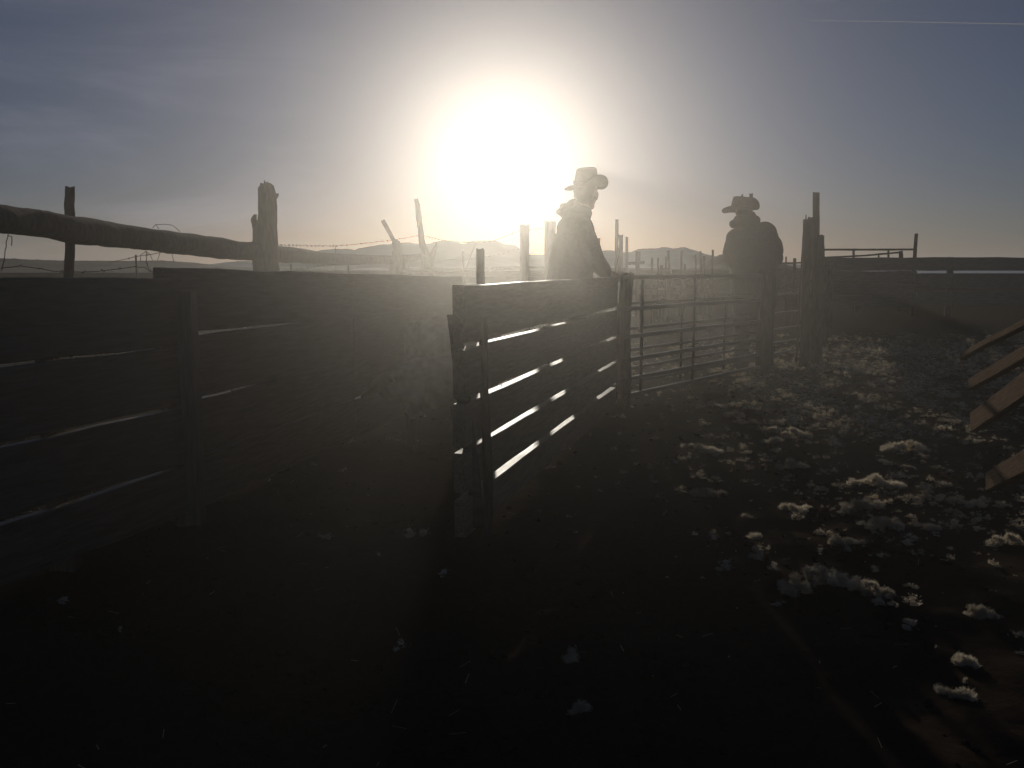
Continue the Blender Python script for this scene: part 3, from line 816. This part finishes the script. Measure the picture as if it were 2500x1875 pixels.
chain(bm, [PA(1412, 556, .16), PA(1452, 632, .24), PA(1476, 664, .42)], [0.045, 0.042, 0.028])
hand(bm, PA(1484, 669, .03), Vector((.6, .8, -.1)), Vector((-.8, .6, 0.3)), 1.0)
hand(bm, PA(1477, 665, .43), Vector((.9, .4, -.1)), Vector((.4, -.9, 0.3)), 1.0)
blob('body', bm, 0.0055, M_SKIN, m1o, 3)
bm = bmesh.new()   # coat
chain(bm, [PA(1394, 770), PA(1388, 720), PA(1392, 660), PA(1400, 610), PA(1404, 568)], [0.205, 0.20, 0.185, 0.185, 0.150], 20)
ell(bm, PA(1404, 560), (0.155, 0.19, 0.13), seg=20)
ell(bm, PA(1425, 578), (0.10, 0.15, 0.15), seg=20)
chain(bm, [PA(1424, 560, -.13), PA(1456, 638, -.17), PA(1478, 664, -.01)], [0.085, 0.078, 0.055])
chain(bm, [PA(1412, 556, .15), PA(1454, 630, .23), PA(1474, 661, .39)], [0.085, 0.078, 0.055])
blob('coat', bm, 0.013, M_COAT, m1o, 6, 0.006, 7, 3)
bm = bmesh.new()   # big turned-up collar
for k in range(26):
    th = 2 * math.pi * k / 26
    cx, cy = math.cos(th), math.sin(th)
    back = max(0, -cx)
    ell(bm, PA(1409 + 24 * cx - 6 * back, 528 - 12 * back, 0.105 * cy), (0.036 + 0.016 * back, 0.036, 0.042 + 0.022 * back))
for py, px in ((503, 1378), (517, 1369), (522, 1378)):
    ell(bm, PA(px, py), (0.042, 0.09, 0.024))
ell(bm, PA(1399, 498), (0.05, 0.08, 0.04)); ell(bm, PA(1418, 512), (0.075, 0.085, 0.05)); ell(bm, PA(1431, 520), (0.05, 0.09, 0.045))
blob('collar', bm, 0.011, M_COAT, m1o, 4, 0.006, 14, 5)
bm = bmesh.new()
for e, kx, fx_ in ((-1, 1405, 1402), (1, 1380, 1368)):
    chain(bm, [PA(1397, 715, 0.09 * e), PA(kx, 835, 0.11 * e), PA(fx_, 962, 0.12 * e)], [0.115, 0.085, 0.072])
blob('trousers', bm, 0.013, M_DENIM, m1o, 4, 0.008, 9, 8)
for e, fx_ in ((-1, 1402), (1, 1368)):
    bm = bmesh.new(); gp = PA(fx_, 978, 0.12 * e); gp.z = 0.05
    chain(bm, [gp + Vector((-.02, 0, .14)), gp + Vector((-.02, 0, 0)), gp + Vector((.16, .01, -.01))], [0.06, 0.056, 0.042])
    blob('boot', bm, 0.012, M_BOOT, m1o, 3)
bm = bmesh.new()
mh = Matrix.Translation(hc) @ Matrix.Rotation(yaw1, 4, 'Z')
ell(bm, mh @ Vector((-0.024, 0, 0.03)), 0.099, seg=20)
ell(bm, mh @ Vector((-0.055, 0, -0.02)), (0.06, 0.07, 0.06))
blob('hair', bm, 0.01, M_HAIR, m1o, 2, 0.006, 30)
hat('hat', PA(1431, 452), R(48), 1.14, m1o, curl=0.062, curl2=-0.012, tilt=(R(-5), R(6)), crown_h=0.118, dip=0.03)

# --- hunched man with his back to the camera
YB = 9.55; SB = F / YB
def PB(px, py, dy=0.0): return W(px, py, YB + dy)
m2o = root('person', (PB(1838, 700).x, YB, 0), 'broad hunched man in dark bulky coat and dented hat behind the pipe gate', 'person')
yaw2 = R(100)
bm = bmesh.new()
hc = PB(1815, 520, 0.06)
head(bm, hc, yaw2, 0.98, 0.35)
chain(bm, [PB(1830, 560, 0.02), PB(1815, 532, 0.05)], [0.07, 0.06])
chain(bm, [PB(1840, 720), PB(1840, 660), PB(1840, 615), PB(1838, 590)], [0.15, 0.15, 0.16, 0.12])
for e in (-1, 1):
    chain(bm, [PB(1840 + 24 * e, 715), PB(1840 + 28 * e, 800, 0.03), PB(1840 + 30 * e, 885, -0.02)], [0.10, 0.065, 0.048])
    chain(bm, [PB(1840 + 30 * e, 892, -0.03), PB(1840 + 36 * e, 893, 0.16)], [0.045, 0.035])
    chain(bm, [PB(1838 + 40 * e, 585), PB(1838 + 52 * e, 632, 0.04), PB(1838 + 26 * e, 650, 0.27)], [0.045, 0.042, 0.03])
    hand(bm, PB(1838 + 25 * e, 651, 0.28), Vector((-e * .9, .3, -.1)), Vector((0, .3, 1)))
blob('body', bm, 0.0055, M_SKIN, m2o, 3)
bm = bmesh.new()
chain(bm, [PB(1843, 735), PB(1842, 690), PB(1841, 640)], [0.23, 0.245, 0.255], 20)
ell(bm, PB(1838, 613), (0.318, 0.24, 0.285), seg=24)
ell(bm, PB(1860, 578), (0.175, 0.18, 0.155), seg=20)
ell(bm, PB(1808, 585), (0.15, 0.16, 0.135), seg=20)
for e in (-1, 1):
    o_ = 0 if e > 0 else -10
    chain(bm, [PB(1836 + 38 * e, 588 + (8 if e < 0 else 0)), PB(1838 + 52 * e, 630, 0.04), PB(1838 + 28 * e, 652, 0.24)], [0.105, 0.095, 0.07])
blob('coat', bm, 0.014, M_COAT, m2o, 6, 0.014, 6, 13)
bm = bmesh.new()   # scarf and collar
for k in range(24):
    th = 2 * math.pi * k / 24
    ell(bm, PB(1823 + 22 * math.cos(th), 541 - 3 * math.cos(th), 0.04 + 0.10 * math.sin(th)), (0.05, 0.05, 0.055))
ell(bm, PB(1830, 528, 0.0), (0.07, 0.08, 0.06)); ell(bm, PB(1791, 548, 0.02), (0.05, 0.06, 0.045)); ell(bm, PB(1812, 533, 0.0), (0.09, 0.07, 0.04))
blob('scarf', bm, 0.012, M_COAT2, m2o, 3, 0.01, 14, 3)
bm = bmesh.new()
for e in (-1, 1):
    chain(bm, [PB(1840 + 23 * e, 710), PB(1840 + 28 * e, 800, 0.03), PB(1840 + 30 * e, 886, -0.02)], [0.13, 0.095, 0.08])
blob('trousers', bm, 0.013, M_DENIM, m2o, 4, 0.008, 9, 8)
for e in (-1, 1):
    bm = bmesh.new(); gp = PB(1840 + 31 * e, 890, 0); gp.z = 0.05
    chain(bm, [gp + Vector((0, -.02, .14)), gp + Vector((0, -.02, 0)), gp + Vector((.02 * e, .15, -.01))], [0.06, 0.056, 0.042])
    blob('boot', bm, 0.012, M_BOOT, m2o, 3)
bm = bmesh.new()
mh = Matrix.Translation(hc) @ Matrix.Rotation(yaw2, 4, 'Z')
ell(bm, mh @ Vector((-0.022, 0, 0.03)), 0.088, seg=20); ell(bm, mh @ Vector((-0.06, 0, -0.02)), (0.05, 0.062, 0.055))
blob('hair', bm, 0.01, M_HAIR, m2o, 2, 0.006, 30)
hat('hat', PB(1807, 514, 0.05), R(128), 1.15, m2o, curl=0.12, curl2=0.02, tilt=(R(2), R(8)), crown_h=0.125, dip=0.005)

# ------------------------------------------------------------------ sheep
def sheep(base, yaw, label, s=1.0, hd=0.0, seed=0):
    ro = root('sheep', base, label, 'sheep')
    b_ = Vector(base)
    m = Matrix.Translation(b_) @ Matrix.Rotation(yaw, 4, 'Z') @ Matrix.Scale(s, 4)
    q = lambda x, y, z: m @ Vector((x, y, z))
    bm = bmesh.new()
    chain(bm, [q(-.30, 0, .56), q(-.05, 0, .55), q(.22, 0, .56)], [0.20 * s, 0.215 * s, 0.19 * s], 20)
    chain(bm, [q(.28, 0, .60), q(.42, 0, .72 + hd)], [0.14 * s, 0.095 * s])
    chain(bm, [q(-.42, 0, .60), q(-.47, 0, .42)], [0.055 * s, 0.035 * s])
    for x in (-.30, .24):
        for y in (-.10, .10): chain(bm, [q(x, y, .46), q(x + .01, y, .34)], [0.10 * s, 0.06 * s])
    ob = blob('fleece', bm, 0.018 * s, M_FLEECE, ro, 2, 0.030 * s, 14, seed)
    bm = bmesh.new()
    chain(bm, [q(.44, 0, .78 + hd), q(.53, 0, .75 + hd), q(.63, 0, .67 + hd)], [0.075 * s, 0.062 * s, 0.038 * s])
    for e in (-1, 1): chain(bm, [q(.44, .06 * e, .81 + hd), q(.42, .15 * e, .79 + hd)], [0.024 * s, 0.012 * s])
    blob('head', bm, 0.01 * s, M_HOOF, ro, 3)
    for x, kx in ((-.30, -.05), (.24, .015)):
        for y in (-.10, .10):
            bm = bmesh.new()
            chain(bm, [q(x, y, .40), q(x + kx, y, .25), q(x + 0.01, y, .05), q(x + .03, y, .025)], [0.05 * s, 0.030 * s, 0.022 * s, 0.03 * s])
            blob('leg', bm, 0.01 * s, M_HOOF, ro, 2)
    return ro
b_ = W(1060, 800, 6.4); sheep((b_.x, 6.4, 0), R(-35), 'pale sheep standing behind the end of the sagging board fence', 0.98, -0.1, 1)
b_ = W(1075, 800, 5.3); sheep((b_.x, 5.3, 0), R(200), 'smaller sheep close behind the leaning fence upright, below the other', 0.74, -0.2, 5)
b_ = W(1071, 700, 27); sheep((b_.x, 27, 0), R(95), 'far sheep with a bright rounded rim right of the forked post', 1.27, -0.15, 9)
b_ = W(1100, 700, 28.5); sheep((b_.x, 28.5, 0), R(80), 'far rumpled sheep to the right of the bright rounded one', 1.25, -0.15, 12)

# ------------------------------------------------------------------ wool on the ground
def wool_geo(seed, sx, sy, sz, fibres, lumps, flen=0.03, fw_=0.0016, ico=2, core=1.0, segs=4):
    """a clump of shorn wool: an uneven ridge of small lumps wrapped in curls that lie along its surface"""
    rnd = random.Random(seed)
    vs_ = []; fs = []
    bend = rnd.uniform(-.5, .5); peak = rnd.uniform(-.5, .5)
    centres = []
    base = max(sx / lumps ** 0.62, 0.012)
    for k in range(lumps):
        u = rnd.uniform(-1, 1)
        hgt = max(0.15, 1 - abs(u - peak) * rnd.uniform(.5, 1.1))
        c_ = Vector((u * sx * 0.46, bend * sy * u * u * 1.4 + rnd.gauss(0, .22) * sy, sz * hgt * rnd.uniform(.05, .8)))
        q = rnd.uniform(.35, 1.0)
        r_ = Vector((base * q * rnd.uniform(.5, .9), min(base * q * .7, sy * .4), min(base * q * .7, sz * .45) * rnd.uniform(.6, 1.1)))
        centres.append((c_, r_))
    for c_, r_ in centres:
        bm = bmesh.new(); bmesh.ops.create_icosphere(bm, subdivisions=ico, radius=1.0)
        off = len(vs_)
        for v in bm.verts:
            n_ = v.co.normalized()
            q = n_ * 2.4 + Vector((seed, c_.x * 90, 0))
            f = 0.75 + 0.6 * noise.noise(q) + 0.4 * noise.noise(q * 2.7) + rnd.uniform(-.1, .1)
            vs_.append(c_ + Vector((n_.x * r_.x, n_.y * r_.y, n_.z * r_.z)) * f * core)
        for f in bm.faces: fs.append(tuple(off + v.index for v in f.verts))
        bm.free()
    for i in range(fibres):
        c_, r_ = rnd.choice(centres)
        n_ = Vector((rnd.gauss(0, 1), rnd.gauss(0, 1), abs(rnd.gauss(0, 1)))).normalized()
        p = c_ + Vector((n_.x * r_.x, n_.y * r_.y, n_.z * r_.z)) * core * rnd.uniform(.8, 1.25)
        rv = Vector((rnd.uniform(-1, 1), rnd.uniform(-1, 1), rnd.uniform(-1, 1)))
        d = (n_.cross(rv).normalized() + n_ * rnd.uniform(-.1, .35)).normalized()
        l_ = flen * rnd.uniform(.3, 1.1)
        ax = (n_ * rnd.uniform(-1, 1) + rv * .8).normalized(); turn = Matrix.Rotation(rnd.uniform(.5, 1.3), 3, ax)
        off = len(vs_); q = p
        for s_ in range(segs + 1):
            w_ = d.cross(n_).normalized() * fw_ * (1 - .7 * s_ / segs)
            vs_.append(q - w_); vs_.append(q + w_)
            q = q + d * l_ / segs
            d = turn @ d
        for s_ in range(segs): fs.append((off + 2 * s_, off + 2 * s_ + 1, off + 2 * s_ + 3, off + 2 * s_ + 2))
    return vs_, fs
# notable clumps: (px, py bottom, width px, height px, label)
CL = [
 (1990, 1436, 215, 62, 'longest clump of wool on the ground, a pale ridge in the right foreground'),
 (1717, 1108, 96, 32, 'hump-shaped wool clump lying alone left of the main scatter'),
 (1726, 995, 90, 18, 'flat ribbon of wool just below the bottom rail of the pipe gate'),
 (1795, 1017, 62, 20, 'curled wool clump right of the flat ribbon near the gate'),
 (1877, 1054, 50, 16, 'small wool tuft at the left of a bright trio of tufts'),
 (1938, 1062, 64, 30, 'peaked wool tuft at the top of a bright trio of tufts'),
 (1889, 1078, 56, 16, 'rounded wool tuft under the bright trio'),
 (1925, 1136, 84, 26, 'loose double wool clump in the middle of the scatter'),
 (2200, 1100, 118, 30, 'long bumpy wool clump below the lowest slanting pale board'),
 (2137, 1177, 136, 34, 'wide pointed wool clump with a tail to the right, centre of the scatter'),
 (2120, 1243, 112, 30, 'wool clump trailing right beside the ring-shaped one'),
 (2164, 1290, 118, 42, 'ring-shaped wool clump with a bright left flank'),
 (2273, 1290, 38, 22, 'neat rounded wool tuft right of the ring-shaped clump'),
 (2442, 1326, 88, 38, 'large dull wool mound near the right edge'),
 (2051, 1334, 74, 24, 'bright-topped wool tuft above the longest clump'),
 (1950, 1252, 86, 28, 'pointed wool wisp left of the ring-shaped clump'),
 (1728, 1212, 86, 30, 'broken row of small wool curls at the left of the scatter'),
 (2096, 917, 76, 28, 'rounded wool clump at the far side of the scatter'),
 (2361, 1228, 96, 14, 'thin line of wool under the foot of the slanted boards'),
 (2135, 1470, 84, 60, 'grey tousled wool heap right of the longest clump'),
 (2396, 1504, 82, 42, 'dim domed wool heap at the lower right'),
 (2350, 1608, 46, 24, 'small frizzy wool ball alone in the lower right'),
 (1396, 1616, 24, 26, 'tiny upright wool curl on the dark ground at bottom centre'),
 (1420, 1748, 50, 9, 'faint wool wisp at the bottom edge of the picture'),
 (2345, 1694, 84, 18, 'low straggly wool strand near the bottom right'),
 (1848, 1368, 28, 9, 'small smooth pale tuft left of the longest clump'),
 (1842, 1316, 40, 10, 'tiny double wool wisp above the small smooth tuft'),
 (2310, 975, 60, 18, 'flattened wool tuft between the scatter and the slanted boards'),
 (1900, 905, 56, 14, 'thin wool wisp beside the foot of the thick gate post'),
 (2235, 925, 80, 20, 'low wool clump on the far right of the scatter')]
for i, (px, py, w, h, lb) in enumerate(CL):
    p = G(px, py); Y = p.y
    sx = w * Y / F; sz = max(0.02, h * Y / F * 0.85); sy = max(sx * 0.45, 0.05)
    if sy > 0.16: sy = 0.16
    n_l = max(9, min(46, int(w / 3.6)))
    nf = int(min(5200, 600 + w * 22))
    v_, f_ = wool_geo(100 + i, sx, sy, sz, nf, n_l, flen=0.022, fw_=0.0005 + 0.00013 * Y, ico=2)
    v_ = [(v[0], v[1], v[2]) for v in v_]
    o = link('wool_clump', mesh('wool_clump', v_, f_), M_WOOL)
    o.location = (p.x, Y, gh(p.x, Y) - 0.004); o.rotation_euler = (0, 0, random.uniform(-.35, .35))
    tag(o, lb, 'wool', 'clumps of shorn wool on the ground')

protos = []
for k in range(16):
    w_ = random.uniform(.06, .16)
    protos.append(wool_geo(500 + k, w_, w_ * random.uniform(.4, .8), random.uniform(.03, .065), 46, 5, flen=0.022, fw_=0.0012, ico=1, segs=3))
def dens(x, y):
    """wool lies thickest in a band running back between the gate and the chute"""
    c_ = 0.42 * y + 0.25            # centre line of the band
    wd = 0.30 + 0.155 * y
    f = math.exp(-((x - c_) / wd) ** 2)
    f *= 1 if 3.9 < y < 11 else (math.exp(-((y - 3.9) / 0.9) ** 2) if y < 3.9 else math.exp(-((y - 11) / 2.0) ** 2))
    f *= 0.32 + 1.0 * max(0, noise.noise((x * 1.1, y * 0.9, 2)) + 0.35)
    return f
vs_ = []; fs = []; cnt = 0; tries = 0
rw = random.Random(5)
while cnt < 5600 and tries < 500000:
    tries += 1
    y = rw.uniform(2.2, 15); x = rw.uniform(-1.8, 8.5)
    if rw.random() > 0.9 * dens(x, y) + (0.007 if y > 2.8 else 0.002): continue
    cnt += 1
    pv, pf = rw.choice(protos); a = rw.uniform(0, 6.28); s_ = (0.18 + 0.95 * rw.random() ** 2.7) * (0.62 + 0.046 * y)
    ca, sa = math.cos(a) * s_, math.sin(a) * s_
    off = len(vs_); z0 = gh(x, y) - 0.003
    vs_.extend((x + v[0] * ca - v[1] * sa, y + v[0] * sa + v[1] * ca, z0 + v[2] * s_) for v in pv)
    fs.extend(tuple(off + i_ for i_ in f) for f in pf)
# dim litter on the pen floor beyond the fences
for k in range(420):
    x = rw.uniform(-6, 3.5); y = rw.uniform(4.5, 22)
    pv, pf = rw.choice(protos); a = rw.uniform(0, 6.28); s_ = rw.uniform(.2, .7)
    ca, sa = math.cos(a) * s_, math.sin(a) * s_
    off = len(vs_); z0 = gh(x, y) - 0.003
    vs_.extend((x + v[0] * ca - v[1] * sa, y + v[0] * sa + v[1] * ca, z0 + v[2] * s_) for v in pv)
    fs.extend(tuple(off + i_ for i_ in f) for f in pf)
tag(link('wool_litter', mesh('wool_litter', vs_, fs), M_WOOL), 'small tufts of shorn wool strewn over the dark ground', 'wool', kind='stuff')

# clods of dry dung and soil
vs_ = []; fs = []
ico_p = []
for k in range(8):
    bm = bmesh.new(); bmesh.ops.create_icosphere(bm, subdivisions=1, radius=1.0)
    cv = [tuple(v.co * (0.8 + 0.5 * noise.noise(v.co * 1.7 + Vector((k * 7, 0, 0))))) for v in bm.verts]
    ico_p.append((cv, [tuple(v.index for v in f.verts) for f in bm.faces])); bm.free()
for k in range(9000):
    y = 1.3 + 9.5 * rw.random() ** 1.5; x = rw.uniform(-.75, .75) * y
    if noise.noise((x * 1.7, y * 1.7, 4)) < rw.uniform(-.35, .45): continue
    cv, cf = rw.choice(ico_p); q = 0.004 + 0.024 * rw.random() ** 3; a = rw.uniform(0, 6.28)
    qx, qy, qz = q * rw.uniform(.7, 1.4), q * rw.uniform(.7, 1.2), q * rw.uniform(.45, .8)
    ca, sa = math.cos(a), math.sin(a); off = len(vs_); z0 = gh(x, y) + qz * .35
    vs_.extend((x + v[0] * qx * ca - v[1] * qy * sa, y + v[0] * qx * sa + v[1] * qy * ca, z0 + v[2] * qz) for v in cv)
    fs.extend(tuple(off + i_ for i_ in f) for f in cf)
tag(link('soil_clods', mesh('soil_clods', vs_, fs), M_DIRT), 'small clods of dung and dry soil on the trampled ground', 'soil', kind='stuff')

# small bits of wool and straw caught on the plank tops of the near fences
vs_ = []; fs = []
for ln, px0, px1, yl, n_ in ((A1, 5, 425, [846, 1001, 1149], 22), (A2, 500, 850, [None], 10), (A3, 1210, 1480, [833, 951], 5)):
    for yy in yl:
        for k in range(n_):
            px = random.uniform(px0, px1)
            if yy is None: z = A2.z(px, 934 - 0.245 * (px - 640))
            else: z = ln.z(412 if ln is A1 else 1202, yy)
            p = ln.p(ln.s(px), z - 0.004, random.uniform(-.012, .012))
            pv, pf = random.choice(protos); a = random.uniform(0, 6.28); s_ = random.uniform(.06, .22)
            ca, sa = math.cos(a) * s_, math.sin(a) * s_
            off = len(vs_)
            vs_.extend((p.x + v[0] * ca - v[1] * sa, p.y + v[0] * sa + v[1] * ca, p.z + v[2] * s_) for v in pv)
            fs.extend(tuple(off + i_ for i_ in f) for f in pf)
tag(link('wool_flecks', mesh('wool_flecks', vs_, fs), M_WOOL), 'flecks of wool caught on the plank tops of the near fences', 'wool', kind='stuff')

# straw and trampled stalks
vs_ = []; fs = []
for k in range(2200):
    if k < 350: y = random.uniform(1.3, 9); x = random.uniform(-.75 * y, .75 * y)
    else:
        s_ = random.uniform(A1.s(-150), A1.s(430)); q = A1.p(s_, 0, -random.uniform(0.15, 1.2)); x, y = q.x, q.y
    z = gh(x, y) + random.uniform(0.001, 0.012)
    a = random.uniform(0, 6.28); l_ = random.uniform(.01, .045); w_ = random.uniform(.0005, .0012)
    d = Vector((math.cos(a), math.sin(a), random.uniform(-.05, .45))).normalized() * l_
    s2 = Vector((-math.sin(a), math.cos(a), 0)) * w_
    p = Vector((x, y, z)); off = len(vs_)
    vs_ += [p - s2, p + s2, p + d + s2, p + d - s2]; fs.append((off, off + 1, off + 2, off + 3))
tag(link('straw', mesh('straw', vs_, fs), M_STRAW), 'broken straw and stalks trampled into the dirt', 'straw', kind='stuff')

# dry stalks behind the left boards
for i, (pts, lb) in enumerate([
    ([(66, 1078), (59, 1055), (58, 1043)], 'single dry stalk behind the third board of the leftmost fence'),
    ([(214, 1047), (190, 1020), (182, 1017)], 'bent dry stalk pair behind the third board, right of the single stalk')]):
    P = [W(px, py, A1.p(A1.s(px), 0).y + 0.25) for px, py in pts]
    P = [Vector((P[0].x, P[0].y, 0))] + P
    tag(tube('dry_stalk', P, [0.0022, 0.002, 0.0018, 0.001], M_STRAW, sides=6, sub=3), lb, 'stalk')

# ------------------------------------------------------------------ contrail high in the sky
a = W(1960, 49, 5200); b_ = W(2900, 66, 5200)
pts = []; rs = []
for i in range(41):
    f = i / 40
    pts.append(a.lerp(b_, f) + Vector((0, 0, 2.0 * noise.noise((f * 14, 0, 0))))); rs.append(1.2 + 3.4 * f ** 0.6)
M_TRAIL, t, b = new_mat('contrail_ice')
b.inputs['Base Color'].default_value = (0.9, 0.9, 0.9, 1); b.inputs['Roughness'].default_value = 1
trl = t.nodes.new('ShaderNodeBsdfTranslucent'); trp = t.nodes.new('ShaderNodeBsdfTransparent')
mxa = t.nodes.new('ShaderNodeMixShader'); mxa.inputs[0].default_value = 0.5
t.links.new(b.outputs[0], mxa.inputs[1]); t.links.new(trl.outputs[0], mxa.inputs[2])
mxb = t.nodes.new('ShaderNodeMixShader'); mxb.inputs[0].default_value = 0.22
t.links.new(trp.outputs[0], mxb.inputs[1]); t.links.new(mxa.outputs[0], mxb.inputs[2])
t.links.new(mxb.outputs[0], t.nodes['Material Output'].inputs['Surface'])
tag(tube('contrail', pts, rs, M_TRAIL, sides=8), kind='structure')

# ------------------------------------------------------------------ air: far haze, and an added volume over the pens imitating lens glare
def volume(name, dens_, col, g_):
    m = bpy.data.materials.new(name); m.use_nodes = True
    t = m.node_tree; t.nodes.clear()
    o_ = t.nodes.new('ShaderNodeOutputMaterial'); v = t.nodes.new('ShaderNodeVolumePrincipled')
    v.inputs['Density'].default_value = dens_; v.inputs['Color'].default_value = (*col, 1)
    v.inputs['Anisotropy'].default_value = g_
    t.links.new(v.outputs[0], o_.inputs['Volume'])
    return m
bm = bmesh.new(); bmesh.ops.create_cube(bm, size=1.0, matrix=Matrix.Translation((0, 0, 114)) @ Matrix.Diagonal((34000, 34000, 232, 1)))
me = bpy.data.meshes.new('haze'); bm.to_mesh(me); bm.free()
tag(link('haze', me, volume('haze_air', 0.00004, (0.92, 0.95, 1.0), 0.2)), kind='stuff')
bm = bmesh.new(); bmesh.ops.create_uvsphere(bm, u_segments=40, v_segments=20, radius=1.0, matrix=Matrix.Translation((0.5, 2.5, 0.0)) @ Matrix.Diagonal((12, 7.8, 4.0, 1)))
me = bpy.data.meshes.new('lens_veil'); bm.to_mesh(me); bm.free()
tag(link('lens_veil', me, volume('lens_veil_air', 0.0115, (1.0, 0.95, 0.87), 0.87)), 'added scattering volume over the pens standing in for lens glare', 'lens_veil', kind='stuff')
